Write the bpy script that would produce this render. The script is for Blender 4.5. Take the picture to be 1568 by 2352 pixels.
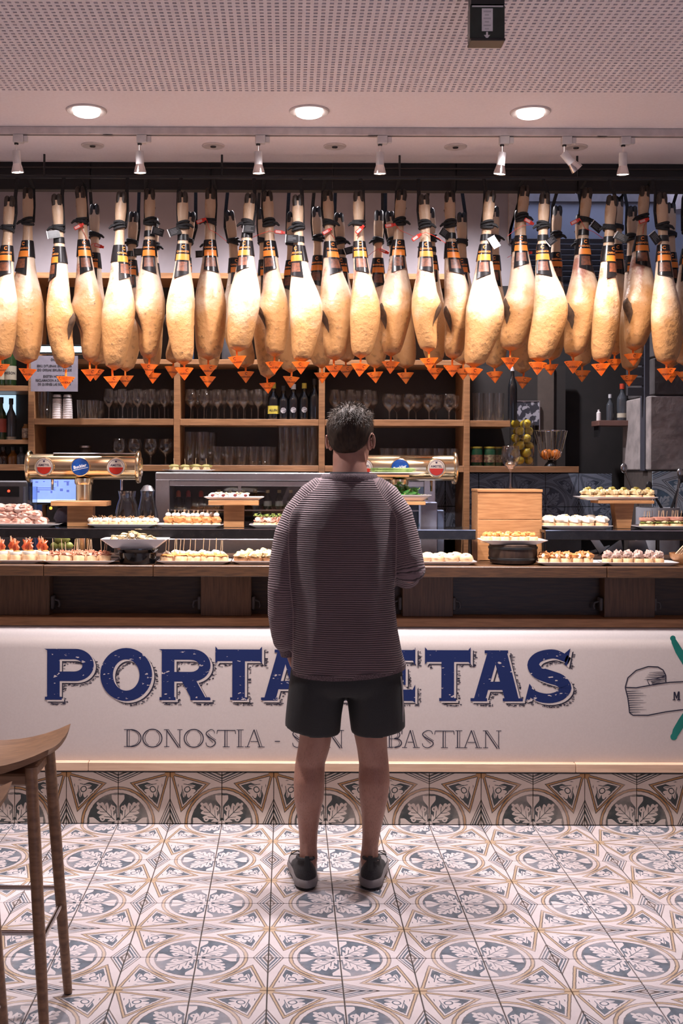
import bpy, bmesh, math, random
import numpy as np
from mathutils import Vector, Matrix

for o in list(bpy.data.objects):
    bpy.data.objects.remove(o)
SC = bpy.context.scene
COL = SC.collection
PI = math.pi
R = random.Random(7)

# ------------------------------------------------------------------ camera
H, F, PX, PY = 1.544, 2610.0, 660.0, 1080.0       # eye height, focal length in px, principal point
cam_d = bpy.data.cameras.new('camera')
cam = bpy.data.objects.new('camera', cam_d)
COL.objects.link(cam)
cam_d.sensor_fit = 'VERTICAL'
cam_d.sensor_height = 36
cam_d.sensor_width = 24
cam_d.lens = F / 2352 * 36
cam_d.shift_x = (784 - PX) / 2352
cam_d.shift_y = -(1176 - PY) / 2352
cam_d.clip_start = 0.05
cam.location = (0, 0, H)
cam.rotation_euler = (math.radians(90), math.radians(-0.2), 0)
cam_d.dof.use_dof = True
cam_d.dof.focus_distance = 4.3
cam_d.dof.aperture_fstop = 10
SC.camera = cam

# ------------------------------------------------------------------ world + exposure
w = bpy.data.worlds.new('room_ambience')
SC.world = w
w.use_nodes = True
w.node_tree.nodes['Background'].inputs[0].default_value = (0.62, 0.68, 1.0, 1)
w.node_tree.nodes['Background'].inputs[1].default_value = 1.3
SC.view_settings.view_transform = 'Standard'
SC.view_settings.look = 'None'
SC.view_settings.gamma = 1
SC.view_settings.use_curve_mapping = False
SC.view_settings.exposure = 0.16
SC.cycles.transparent_max_bounces = 40       # rows of thin glasses stand one behind the other
TRACK_W, DOWN_W, ROOM_W, AISLE_W = 30.0, 225.0, 165.0, 175.0


def P(px, py, Y):
    """world point at depth Y that the photograph shows at (px, py)"""
    return ((px - PX) * Y / F, Y, H - (py - PY) * Y / F)


def X(px, Y):
    return (px - PX) * Y / F


def Z(py, Y):
    return H - (py - PY) * Y / F


# ------------------------------------------------------------------ node helpers
class S:
    def __init__(s, nt, k):
        s.nt, s.k = nt, k

    def op(s, o, *a):
        return m_(s.nt, o, s, *a)
    __add__ = lambda s, b: s.op('ADD', b)
    __radd__ = __add__
    __sub__ = lambda s, b: s.op('SUBTRACT', b)
    __rsub__ = lambda s, b: m_(s.nt, 'SUBTRACT', b, s)
    __mul__ = lambda s, b: s.op('MULTIPLY', b)
    __rmul__ = __mul__
    __truediv__ = lambda s, b: s.op('DIVIDE', b)
    __lt__ = lambda s, b: s.op('LESS_THAN', b)
    __gt__ = lambda s, b: s.op('GREATER_THAN', b)


def m_(nt, o, *a):
    n = nt.nodes.new('ShaderNodeMath')
    n.operation = o
    for i, v in enumerate(a):
        if isinstance(v, S):
            nt.links.new(v.k, n.inputs[i])
        else:
            n.inputs[i].default_value = v
    return S(nt, n.outputs[0])


def mn(a, b): return a.op('MINIMUM', b)
def mx(a, b): return a.op('MAXIMUM', b)
def band(a, lo, hi): return (a > lo) * (a < hi)


def smooth(a, lo, hi):
    n = a.nt.nodes.new('ShaderNodeMapRange')
    n.interpolation_type = 'SMOOTHSTEP'
    a.nt.links.new(a.k, n.inputs[0])
    n.inputs[1].default_value, n.inputs[2].default_value = lo, hi
    return S(a.nt, n.outputs[0])


def mixc(nt, fac, a, b):
    n = nt.nodes.new('ShaderNodeMix')
    n.data_type = 'RGBA'
    for sock, v in ((n.inputs[0], fac), (n.inputs[6], a), (n.inputs[7], b)):
        if isinstance(v, S):
            nt.links.new(v.k, sock)
        elif isinstance(v, (int, float)):
            sock.default_value = v
        else:
            sock.default_value = (*v[:3], 1)
    return S(nt, n.outputs[2])


def coords(nt, kind='Object'):
    n = nt.nodes.new('ShaderNodeTexCoord')
    return S(nt, n.outputs[kind])


def sep(v):
    n = v.nt.nodes.new('ShaderNodeSeparateXYZ')
    v.nt.links.new(v.k, n.inputs[0])
    return [S(v.nt, n.outputs[i]) for i in range(3)]


def noise(nt, scale, detail=3, vec=None, stretch=None, rough=.55):
    n = nt.nodes.new('ShaderNodeTexNoise')
    n.inputs['Scale'].default_value = scale
    n.inputs['Detail'].default_value = detail
    n.inputs['Roughness'].default_value = rough
    vec = vec or coords(nt)
    if stretch:
        mp = nt.nodes.new('ShaderNodeMapping')
        mp.inputs['Scale'].default_value = stretch
        nt.links.new(vec.k, mp.inputs[0])
        vec = S(nt, mp.outputs[0])
    nt.links.new(vec.k, n.inputs['Vector'])
    return S(nt, n.outputs[0])


def obj_random(nt):
    n = nt.nodes.new('ShaderNodeObjectInfo')
    return S(nt, n.outputs['Random'])


MATS = {}


def base(name, rough=.5, metal=0, spec=.5):
    m = bpy.data.materials.new(name)
    m.use_nodes = True
    nt = m.node_tree
    b = nt.nodes['Principled BSDF']
    b.inputs['Roughness'].default_value = rough
    b.inputs['Metallic'].default_value = metal
    b.inputs['Specular IOR Level'].default_value = spec
    return m, nt, b


def setc(b, nt, v, sock='Base Color'):
    if isinstance(v, S):
        nt.links.new(v.k, b.inputs[sock])
    else:
        b.inputs[sock].default_value = (*v[:3], 1)


def bump(nt, b, h, strength=.3, dist=.002):
    n = nt.nodes.new('ShaderNodeBump')
    n.inputs['Strength'].default_value = strength
    n.inputs['Distance'].default_value = dist
    nt.links.new(h.k, n.inputs['Height'])
    nt.links.new(n.outputs[0], b.inputs['Normal'])


def mat(name, c, rough=.5, metal=0, c2=None, scale=20, stretch=None, bmp=0, bdist=.002, spec=.5, trans=0,
        emit=None, estr=1.0, sheen=0, sss=0, lo=.35, hi=.65, rnd=0, coat=0):
    """procedural material: two tones mixed by noise, optional relief"""
    if name in MATS:
        return MATS[name]
    m, nt, b = base(name, rough, metal, spec)
    c2 = c2 or tuple(x * .86 for x in c)
    nz = noise(nt, scale, 4, stretch=stretch)
    col = mixc(nt, smooth(nz, lo, hi), c, c2)
    if rnd:
        k = obj_random(nt) * rnd + (1 - rnd / 2)
        g = nt.nodes.new('ShaderNodeVectorMath')
        g.operation = 'SCALE'
        nt.links.new(col.k, g.inputs[0])
        nt.links.new(k.k, g.inputs['Scale'])
        col = S(nt, g.outputs[0])
    setc(b, nt, col)
    if bmp:
        bump(nt, b, nz, bmp, bdist)
    if trans:
        b.inputs['Transmission Weight'].default_value = trans
    if coat:
        b.inputs['Coat Weight'].default_value = coat
    if sheen:
        b.inputs['Sheen Weight'].default_value = sheen
    if sss:
        b.inputs['Subsurface Weight'].default_value = sss
        b.inputs['Subsurface Radius'].default_value = (.01, .004, .002)
    if emit:
        b.inputs['Emission Color'].default_value = (*emit, 1)
        b.inputs['Emission Strength'].default_value = estr
    MATS[name] = m
    return m


def glass(name, tint=(1, 1, 1), gloss=.035, lo=.045, hi=.9):
    """thin clear glass: mostly transparent, mirror-like towards the rim"""
    if name in MATS:
        return MATS[name]
    m = bpy.data.materials.new(name)
    m.use_nodes = True
    nt = m.node_tree
    nt.nodes.clear()
    out = nt.nodes.new('ShaderNodeOutputMaterial')
    tr = nt.nodes.new('ShaderNodeBsdfTransparent')
    gl = nt.nodes.new('ShaderNodeBsdfGlossy')
    gl.inputs['Roughness'].default_value = gloss
    mixn = nt.nodes.new('ShaderNodeMixShader')
    lw = nt.nodes.new('ShaderNodeLayerWeight')
    lw.inputs[0].default_value = .35
    fac = S(nt, lw.outputs['Facing'])
    fac = fac.op('POWER', 2.2) * (hi - lo) + lo + noise(nt, 40, 2) * .03
    tint_n = mixc(nt, noise(nt, 15, 2), tint, tuple(x * .93 for x in tint))
    nt.links.new(tint_n.k, tr.inputs[0])
    nt.links.new(fac.k, mixn.inputs[0])
    nt.links.new(tr.outputs[0], mixn.inputs[1])
    nt.links.new(gl.outputs[0], mixn.inputs[2])
    nt.links.new(mixn.outputs[0], out.inputs[0])
    MATS[name] = m
    return m


def wood(name, c, c2, rough=.45, scale=9, stretch=(1, 12, 12), rnd=.25, coat=0):
    return mat(name, c, rough, 0, c2, scale, stretch, .15, .001, rnd=rnd, coat=coat, lo=.3, hi=.7)


# ------------------------------------------------------------------ mesh builder
class B:
    def __init__(s):
        s.v, s.f, s.mi, s.sm = [], [], [], []
        s.M = None

    def add(s, vs, fs, mi=0, sm=False):
        o = len(s.v)
        if s.M is not None:
            vs = [s.M @ Vector(p) for p in vs]
        s.v += [tuple(p) for p in vs]
        for f in fs:
            s.f.append(tuple(i + o for i in f))
            s.mi.append(mi)
            s.sm.append(sm)
        return s

    def box(s, x0, x1, y0, y1, z0, z1, mi=0, bev=0):
        if bev <= 0:
            vs = [(x, y, z) for z in (z0, z1) for y in (y0, y1) for x in (x0, x1)]
            return s.add(vs, [(0, 2, 3, 1), (4, 5, 7, 6), (0, 1, 5, 4), (1, 3, 7, 5), (3, 2, 6, 7), (2, 0, 4, 6)], mi)
        bm = bmesh.new()
        bmesh.ops.create_cube(bm, size=1)
        for v in bm.verts:
            v.co = Vector(((x0 + x1) / 2 + v.co.x * (x1 - x0), (y0 + y1) / 2 + v.co.y * (y1 - y0), (z0 + z1) / 2 + v.co.z * (z1 - z0)))
        bmesh.ops.bevel(bm, geom=bm.edges[:], offset=bev, segments=1, affect='EDGES', profile=.5)
        bm.verts.index_update()
        s.add([v.co for v in bm.verts], [[v.index for v in f.verts] for f in bm.faces], mi)
        bm.free()
        return s

    def loft(s, rings, mi=0, caps=(True, True), sm=True, closed=True):
        n = len(rings[0])
        vs = [p for r in rings for p in r]
        fs = []
        for i in range(len(rings) - 1):
            for j in range(n if closed else n - 1):
                k = (j + 1) % n
                fs.append((i * n + j, i * n + k, (i + 1) * n + k, (i + 1) * n + j))
        s.add(vs, fs, mi, sm)
        if caps[0]:
            s.add(rings[0], [tuple(range(n))[::-1]], mi, False)
        if caps[1]:
            s.add(rings[-1], [tuple(range(n))], mi, False)
        return s

    def lathe(s, prof, n=16, c=(0, 0, 0), mi=0, caps=(True, True), sm=True, sq=1.0):
        rings = [[(c[0] + max(r, 1e-5) * math.cos(2 * PI * j / n), c[1] + max(r, 1e-5) * sq * math.sin(2 * PI * j / n), c[2] + z)
                  for j in range(n)] for r, z in prof]
        return s.loft(rings, mi, caps, sm)

    def tube(s, path, rad, n=8, mi=0, flat=1.0, caps=(True, True)):
        """round tube along path; rad is a number or one per point (or (rx, ry))"""
        path = [Vector(p) for p in path]
        rings = []
        for i, p in enumerate(path):
            t = (path[min(i + 1, len(path) - 1)] - path[max(i - 1, 0)]).normalized()
            up = Vector((0, 1, 0)) if abs(t.y) < .9 else Vector((1, 0, 0))
            a = t.cross(up).normalized()
            b = t.cross(a).normalized()
            r = rad[i] if isinstance(rad, (list, tuple)) else rad
            ra, rb = r if isinstance(r, (list, tuple)) else (r, r * flat)
            rings.append([p + a * (ra * math.cos(2 * PI * j / n)) + b * (rb * math.sin(2 * PI * j / n)) for j in range(n)])
        return s.loft(rings, mi, caps)

    def blob(s, c, r, n=10, m=7, mi=0, jit=0, seed=0, flat_bottom=None):
        """ellipsoid with optional lumps"""
        rx, ry, rz = r if isinstance(r, (tuple, list)) else (r, r, r)
        rr = random.Random(seed)
        ph = [rr.uniform(0, 6.28) for _ in range(6)]
        vs, fs = [], []
        for i in range(m + 1):
            th = PI * i / m
            for j in range(n):
                a = 2 * PI * j / n
                x, y, z = math.sin(th) * math.cos(a), math.sin(th) * math.sin(a), math.cos(th)
                k = 1 + jit * (math.sin(5 * x + ph[0]) * math.sin(4 * y + ph[1]) + .6 * math.sin(7 * z + ph[2] + 3 * x) + .4 * math.sin(9 * y + ph[3] - 4 * z))
                zz = c[2] + rz * k * z
                if flat_bottom is not None:
                    zz = max(zz, flat_bottom)
                vs.append((c[0] + rx * k * x, c[1] + ry * k * y, zz))
        for i in range(m):
            for j in range(n):
                k = (j + 1) % n
                fs.append((i * n + j, (i + 1) * n + j, (i + 1) * n + k, i * n + k))
        return s.add(vs, fs, mi, True)

    def prism(s, pts, y0, y1, mi=0):
        """(x, z) outline pushed from y0 to y1"""
        n = len(pts)
        vs = [(x, y0, z) for x, z in pts] + [(x, y1, z) for x, z in pts]
        fs = [tuple(range(n)), tuple(range(n, 2 * n))[::-1]]
        fs += [(i, i + n, (i + 1) % n + n, (i + 1) % n) for i in range(n)]
        return s.add(vs, fs, mi)

    def mesh(s, name, mats, angle=40):
        me = bpy.data.meshes.new(name)
        me.from_pydata(s.v, [], s.f)
        for mt in (mats if isinstance(mats, (list, tuple)) else [mats]):
            me.materials.append(mt)
        me.polygons.foreach_set('material_index', s.mi)
        me.polygons.foreach_set('use_smooth', s.sm)
        if any(s.sm):
            me.set_sharp_from_angle(angle=math.radians(angle))
        me.update()
        return me

    def build(s, name, mats, parent=None, loc=(0, 0, 0), rot=None):
        return link(name, s.mesh(name, mats), parent, loc, rot)


def link(name, data, parent=None, loc=(0, 0, 0), rot=None):
    o = bpy.data.objects.new(name, data)
    COL.objects.link(o)
    o.parent = parent
    o.location = loc
    if rot:
        o.rotation_euler = rot
    return o


def tag(o, label, cat, group=None):
    o['label'] = label
    o['category'] = cat
    if group:
        o['group'] = group
    return o


def thing(name, label, cat, loc=(0, 0, 0), rot=None, group=None):
    return tag(link(name, None, None, loc, rot), label, cat, group)


def struct(o):
    o['kind'] = 'structure'
    return o


def copy_tree(o, parent=None):
    c = o.copy()
    COL.objects.link(c)
    c.parent = parent
    for ch in list(o.children):
        copy_tree(ch, c)
    return c


ORD = 'first second third fourth fifth sixth seventh eighth ninth tenth eleventh twelfth thirteenth fourteenth fifteenth sixteenth seventeenth eighteenth nineteenth twentieth twenty-first twenty-second twenty-third twenty-fourth twenty-fifth twenty-sixth'.split()

TXT = {}


def text_pts(s, size=1.0, bold=0.0):
    """default-font text as flat vertices and faces, centred in x, baseline y = 0"""
    key = (s, bold)
    if key not in TXT:
        cu = bpy.data.curves.new('lettering', 'FONT')
        cu.body = s
        cu.align_x = 'CENTER'
        cu.resolution_u = 2
        cu.offset = bold
        ob = bpy.data.objects.new('lettering', cu)
        COL.objects.link(ob)
        dg = bpy.context.evaluated_depsgraph_get()
        me = bpy.data.meshes.new_from_object(ob.evaluated_get(dg))
        TXT[key] = ([tuple(v.co) for v in me.vertices], [tuple(p.vertices) for p in me.polygons])
        bpy.data.objects.remove(ob)
        bpy.data.curves.remove(cu)
        bpy.data.meshes.remove(me)
    vs, fs = TXT[key]
    return [(x * size, y * size) for x, y, _ in vs], fs


def flat_text(b, s, cx, cz, size, y, mi=0, bold=0.0, squash=1.0, rot=0):
    vs, fs = text_pts(s, size, bold)
    c_, s_ = math.cos(rot), math.sin(rot)
    b.add([(cx + x * squash * c_ - z * s_, y, cz + x * squash * s_ + z * c_) for x, z in vs], fs, mi)


def wrap_text(b, s, h0, size, rad, mi=0, bold=0.0, ang0=0.0, lift=.0006):
    """text bent round the z axis; rad(h) is the radius at height h; front is -y"""
    vs, fs = text_pts(s, size, bold)
    out = []
    for x, y in vs:
        h = h0 + y
        r = rad(h) + lift
        a = x / max(rad(h0 + size * .35), .004) + ang0
        out.append((r * math.sin(a), -r * math.cos(a), h))
    b.add(out, fs, mi)


def remeshed(b, voxel, smooth_n=4, factor=.5):
    me = bpy.data.meshes.new('shape')
    me.from_pydata(b.v, [], b.f)
    ob = bpy.data.objects.new('shape', me)
    COL.objects.link(ob)
    r = ob.modifiers.new('r', 'REMESH')
    r.mode = 'VOXEL'
    r.voxel_size = voxel
    sm = ob.modifiers.new('s', 'SMOOTH')
    sm.iterations = smooth_n
    sm.factor = factor
    dg = bpy.context.evaluated_depsgraph_get()
    out = bpy.data.meshes.new_from_object(ob.evaluated_get(dg))
    bpy.data.objects.remove(ob)
    bpy.data.meshes.remove(me)
    out.polygons.foreach_set('use_smooth', [True] * len(out.polygons))
    return out


# ------------------------------------------------------------------ shared materials
M_STEEL = mat('brushed_steel', (.62, .59, .60), .34, 1, (.50, .47, .48), 60, (1, 30, 30))
M_CHROME = mat('chrome', (.8, .78, .78), .08, 1, (.7, .68, .68), 20)
M_BRASS = mat('polished_brass', (.95, .76, .48), .19, 1, (.90, .68, .40), 14)
M_BLACK = mat('black_metal', (.012, .012, .013), .4, 0, (.018, .017, .018), 30)
M_WHITEPLASTIC = mat('white_plastic', (.72, .68, .67), .4)
M_PORCELAIN = mat('white_porcelain', (.78, .74, .73), .16, 0, (.74, .70, .70), 8, coat=.3)
M_DARKWOOD = wood('dark_oak', (.060, .030, .015), (.028, .015, .009), .4)
M_OAK = wood('warm_oak', (.50, .25, .105), (.36, .165, .065), .42)
M_SHELFWOOD = wood('shelf_walnut', (.34, .165, .072), (.23, .11, .047), .45)
M_LIGHTWOOD = wood('pale_ash', (.62, .42, .29), (.52, .34, .23), .5, 6)
M_STOOL = wood('stool_walnut', (.29, .155, .082), (.18, .094, .052), .42, 7)
M_GLASS = glass('clear_glass')
M_GLASSB = glass('blue_tinted_glass', (.78, .86, .95))
# ------------------------------------------------------------------ tile pattern
def tile_material(name, bg, line, orange, blue, rough=.3, coat=.0):
    m, nt, b = base(name, rough)
    x, y, _ = sep(coords(nt))
    nz = noise(nt, 60, 3)
    wob = (nz - .5) * .022
    u = x / .226 + .5 + wob
    v = y / .226 + .5 + wob
    r = (u * u + v * v).op('SQRT')
    a_, b_ = mn(u, v), mx(u, v)
    p = (u + v) * .7071
    q = (u - v).op('ABSOLUTE') * .7071
    # disc with oak leaf and bell flowers
    w = ((p - .06) * 6.0).op('SINE') * .17 * ((p - q * .9) * 25).op('SINE').op('ABSOLUTE').op('MULTIPLY_ADD', .62, .42)
    leaf = (q < w) * band(p, .07, .575)
    vein = (q < .008) * band(p, .1, .5)
    vein2 = (((p - q * 1.3) * 46).op('SINE') > .9) * (q < w * .62) * band(p, .16, .47)
    bell = (a_ < smooth(b_, .32, .5) * .10 + .022) * band(b_, .12, .555) * (a_ > .004)
    curl = band(((b_ - .30) * (b_ - .30) + (a_ - .10) * (a_ - .10)).op('SQRT'), .022, .05)
    white = mx(mx(leaf * (1 - mx(vein, vein2)), bell), mx(curl, r < .07))
    disc = r < .59
    # triangle round the star corner
    d1 = ((u - 1) * .21 - (v - 1) * .78) / .808
    d2 = ((v - 1) * .21 - (u - 1) * .78) / .808
    d3 = (u + v - 1.01) * .7071
    d = mn(mn(d1, d2), d3)
    s = (2 - u - v) * .7071
    lob = (q < ((s - .14) * 5.7).op('SINE') * .20 * ((s - q * .8) * 27).op('SINE').op('ABSOLUTE').op('MULTIPLY_ADD', .7, .3)) * band(s, .15, .67)
    ringd = band(((s - .47) * (s - .47) + q * q * .7).op('SQRT'), .038, .056)
    twig = band((q - (s - .3) * .6).op('ABSOLUTE'), 0, .007) * (s > .34)
    tri_white = lob * (1 - mx(ringd, twig))
    # chevrons at the two other corners
    e = ((b_ - .78) * .5 - a_ * .22) / .546
    blue_s = mx(band(e, .035, .055), band(e, .075, .105))
    dark_s = mx(band(e, 0, .018), band(e, .125, .16))
    tone = mixc(nt, smooth(noise(nt, 9, 3), .3, .75), bg, tuple(c * .9 for c in bg))
    bl = mixc(nt, smooth(noise(nt, 30, 3), .3, .7), blue, tuple(c * .62 for c in blue))
    col = mixc(nt, blue_s, tone, bl)
    col = mixc(nt, dark_s, col, line)
    ringdark = band(r, .655, .72)
    ringor = band(r, .672, .704)
    col = mixc(nt, ringdark * (d < 0), col, line)
    col = mixc(nt, ringor * (d < 0), col, orange)
    col = mixc(nt, band(r, .578, .598), col, line)
    col = mixc(nt, disc * (1 - white), col, bl)
    col = mixc(nt, band(d, 0, .054), col, line)
    col = mixc(nt, band(d, .014, .038), col, orange)
    col = mixc(nt, (d > .076) * (1 - tri_white), col, bl)
    star = ((u - 1) * (u - 1) + (v - 1) * (v - 1)).op('SQRT') < .10 + nz * .04 - .02
    col = mixc(nt, star, col, orange)
    # wear: the print is scuffed thin in patches
    wear = smooth(noise(nt, 5, 4) + obj_random(nt) * .1, .55, .75) * .35
    col = mixc(nt, wear, col, bg)
    setc(b, nt, col)
    bump(nt, b, noise(nt, 140, 2), .08, .0006)
    b.inputs['Coat Weight'].default_value = coat
    return m


M_TILE = tile_material('encaustic_floor_tile', (.55, .485, .49), (.15, .12, .11), (.42, .30, .20), (.12, .145, .18), .3, .15)
M_TILEK = tile_material('encaustic_plinth_tile', (.58, .48, .41), (.05, .04, .028), (.36, .18, .06), (.028, .038, .036), .35)  # same tile, print colours darkened for the dim light at the plinth
M_TILEB = tile_material('blue_wall_tile', (.16, .18, .23), (.035, .04, .05), (.10, .12, .16), (.04, .05, .075), .3)


def tile_mesh(name, mt, t=.226, gap=.0038, th=.008):
    h = t / 2 - gap / 2
    c = .0012
    bb = B()
    rings = [[(sx * q_, sy * q_, z) for sx, sy in ((-1, -1), (1, -1), (1, 1), (-1, 1))] for q_, z in ((h, -th), (h, -c), (h - c, 0))]
    bb.loft(rings, 0, sm=False)
    return bb.mesh(name, mt)


# ------------------------------------------------------------------ floor
T = .226
XC, YC = -.281, 4.0505               # a circle centre on the floor
M_GROUT = mat('dark_grout', (.055, .042, .036), .8, 0, (.04, .03, .026), 40)
fl = B().box(-2.6, 3.0, 2.0, 4.96, -.06, -.007).build('floor', M_GROUT)
struct(B().box(-2.6, 3.0, -1.6, 2.0, -.06, -.004).build('floor', mat('plain_pale_floor', (.50, .44, .445), .4, 0, (.42, .38, .39), 6)))
struct(fl)
tm = tile_mesh('tile', M_TILE)


def corner_rot(i, j):
    # tile whose circle corner sits at lower-left for even i, even j
    return {(0, 0): 0, (1, 0): PI / 2, (1, 1): PI, (0, 1): -PI / 2}[(i % 2, j % 2)]


for i in range(-6, 10):
    for j in range(-9, 4):
        cx, cy = XC + (i + .5) * T, YC + (j + .5) * T
        if abs(cx - cy * .06) > .36 * cy + .22:
            continue
        link('tile', tm, fl, (cx, cy, R.uniform(-.0004, .0002)), (0, 0, corner_rot(i, j)))

# ------------------------------------------------------------------ ceiling
CZ = Z(374, 5.25)                    # underside of the ceiling
M_CEIL = mat('painted_plaster', (.88, .81, .84), .75, 0, (.85, .775, .805), 90, bmp=.06, bdist=.001)
M_VOID = mat('dark_void', (.02, .014, .013), .9)
YP = 3706 / (PY - 211)               # where the perforation ends
ce = B()
ce.box(-2.6, 3.0, YP, 5.25, CZ, CZ + .09)
ce.box(-2.6, 3.0, -1.6, 2.7, CZ, CZ + .09)
ce.box(-2.6, -1.75, 2.7, YP, CZ, CZ + .09)
ce.box(2.25, 3.0, 2.7, YP, CZ, CZ + .09)
ceiling = struct(ce.build('ceiling', M_CEIL))
pp = B()
px_, py_, hs = .0239, .0252, .0062
nx = int(4.0 / px_)
ny = int((YP - 2.7) / py_) + 1
for i in range(nx):
    for j in range(ny):
        x0 = -1.75 + i * 4.0 / nx
        x1 = x0 + 4.0 / nx
        y0 = YP - (j + 1) * (YP - 2.7) / ny
        y1 = y0 + (YP - 2.7) / ny
        xm, ym = (x0 + x1) / 2, (y0 + y1) / 2
        o_ = [(x0, y0), (x1, y0), (x1, y1), (x0, y1)]
        n_ = [(xm - hs, ym - hs), (xm + hs, ym - hs), (xm + hs, ym + hs), (xm - hs, ym + hs)]
        vs = [(x, y, CZ) for x, y in o_] + [(x, y, CZ) for x, y in n_] + [(x, y, CZ + .012) for x, y in n_]
        fs, mi = [], []
        for k in range(4):
            l = (k + 1) % 4
            fs.append((k, 4 + k, 4 + l, l))
            fs.append((4 + k, 8 + k, 8 + l, 4 + l))
        pp.add(vs, fs)
pp.build('perforated_panel', M_CEIL, ceiling)
B().box(-1.75, 2.25, 2.7, YP, CZ + .03, CZ + .09).build('panel_backing', M_VOID, ceiling)

# dark header beam the hams hang from: five boards and a thin fillet
M_BEAM = wood('blackened_oak', (.013, .011, .011), (.008, .007, .007), .6, rnd=.2)
bmz = Z(437, 5.25)
hb = struct(link('trim_1', None))
xs = [X(p_, 5.25) for p_ in (-420, -60, 205, 482, 762, 1045, 1325, 1600, 2000)]
for k in range(len(xs) - 1):
    bb = B().box(xs[k] + .0015, xs[k + 1] - .0015, 5.25, 5.30, bmz, CZ + .09, 0, .002)
    bb.build('board', M_BEAM, hb)
B().box(xs[0], xs[-1], 5.240, 5.25, Z(387, 5.24), Z(384, 5.24), 0, .001).build('fillet', mat('dark_fillet', (.05, .035, .03), .5), hb)
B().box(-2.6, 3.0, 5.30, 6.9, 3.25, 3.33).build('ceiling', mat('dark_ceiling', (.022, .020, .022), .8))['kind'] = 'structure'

# the room behind the photographer: plain walls and a wide glazed street door
M_ROOM = mat('warm_plaster', (.66, .59, .58), .8, 0, (.63, .56, .55), 4)
struct(B().box(-2.72, -2.6, -1.7, 7.5, -.06, 3.4).build('wall_left', M_ROOM))
struct(B().box(3.2, 3.32, -1.7, 7.5, -.06, 3.4).build('wall_right', M_ROOM))
struct(B().box(-2.6, .7, -1.72, -1.6, -.06, 3.4).build('wall_front', M_ROOM))
struct(B().box(2.9, 3.2, -1.72, -1.6, -.06, 3.4).build('wall_front', M_ROOM))
struct(B().box(.7, 2.9, -1.72, -1.6, 2.4, 3.4).build('wall_front', M_ROOM))
B().box(2.6, 3.3, -1.6, 4.96, -.06, -.007).build('floor', M_GROUT)['kind'] = 'structure'
B().box(3.0, 3.3, -1.6, 5.3, CZ, CZ + .09).build('ceiling', M_CEIL)['kind'] = 'structure'
dr = struct(link('door_1', None))
M_DFRAME = mat('dark_door_frame', (.05, .045, .05), .4)
for a_, c_ in ((.7, .77), (1.765, 1.835), (2.83, 2.9)):
    B().box(a_, c_, -1.69, -1.63, 0, 2.4).build('stile', M_DFRAME, dr)
for z_ in (.0, 2.32):
    B().box(.7, 2.9, -1.685, -1.635, z_, z_ + .08).build('rail', M_DFRAME, dr)
for a_ in (.77, 1.835):
    B().box(a_, a_ + .995, -1.664, -1.656, .08, 2.32).build('pane', M_GLASS, dr)

# ------------------------------------------------------------------ ceiling lamps
M_GLOW = mat('lit_diffuser', (.9, .88, .86), .5, emit=(1, .95, .92), estr=3.2)
M_TRIMRING = mat('white_enamel', (.70, .62, .60), .3)


def spot(name, loc, direction, watts, cone, blend=.6, color=(1, .80, .64), r=.03, parent=None):
    l = bpy.data.lights.new(name, 'SPOT')
    l.energy = watts
    l.spot_size = math.radians(cone)
    l.spot_blend = blend
    l.color = color
    l.shadow_soft_size = r
    o = bpy.data.objects.new(name, l)
    COL.objects.link(o)
    o.location = loc
    o.rotation_euler = Vector(direction).to_track_quat('-Z', 'Y').to_euler()
    o.parent = parent
    return o


def downlight(px, Y, label, xw=None, watts=None, cone=150, group='round recessed ceiling lamps'):
    x = X(px, Y) if xw is None else xw
    t = thing('recessed_lamp', label, 'ceiling lamp', (x, Y, CZ), group=group)
    B().lathe([(.053, .0), (.058, -.004), (.076, -.007), (.080, -.004), (.080, .001), (.053, .001)], 32).build('trim_ring', M_TRIMRING, t)
    B().lathe([(.0, -.022), (.042, -.021), (.051, -.016), (.052, .001), (.0, .001)], 32).build('diffuser', M_GLOW, t)
    spot('lamp_light', (0, 0, -.03), (0, 0, -1), watts or DOWN_W, cone, 1.0, (1, .935, .97), .05, t)
    return t


for k, (px, lb) in enumerate(((196, 'left'), (707, 'middle'), (1215, 'right'))):
    downlight(px, 4.49, f'bright round recessed ceiling lamp, {lb} one of three in the row before the track')
for k, xw in enumerate((-.8, .9)):   # two added unseen lamps whose floor bounce brightens the ceiling
    downlight(0, .2, f'added unseen ceiling lamp over the {("left", "right")[k]} side of the room nearer the door', xw, ROOM_W, 92)

for k, px in enumerate((210, 487, 766, 1043, 1320)):
    t = thing('recessed_eyelet', f'small unlit recessed eyelet in the ceiling beyond the track, {ORD[k]} from the left', 'ceiling lamp',
              (X(px, 4.974), 4.974, CZ), group='unlit eyelet lamps')
    B().lathe([(.022, -.004), (.046, -.006), (.050, -.003), (.050, .001), (.022, .001)], 24).build('trim_ring', M_TRIMRING, t)
    B().lathe([(0, -.0005), (.0225, -.0005), (.0225, .001), (0, .001)], 20).build('eye', M_VOID, t)
    B().lathe([(0, -.010), (.012, -.008), (.014, -.0005)], 14).build('bulb', mat('dark_bulb', (.05, .045, .045), .2), t)

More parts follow.
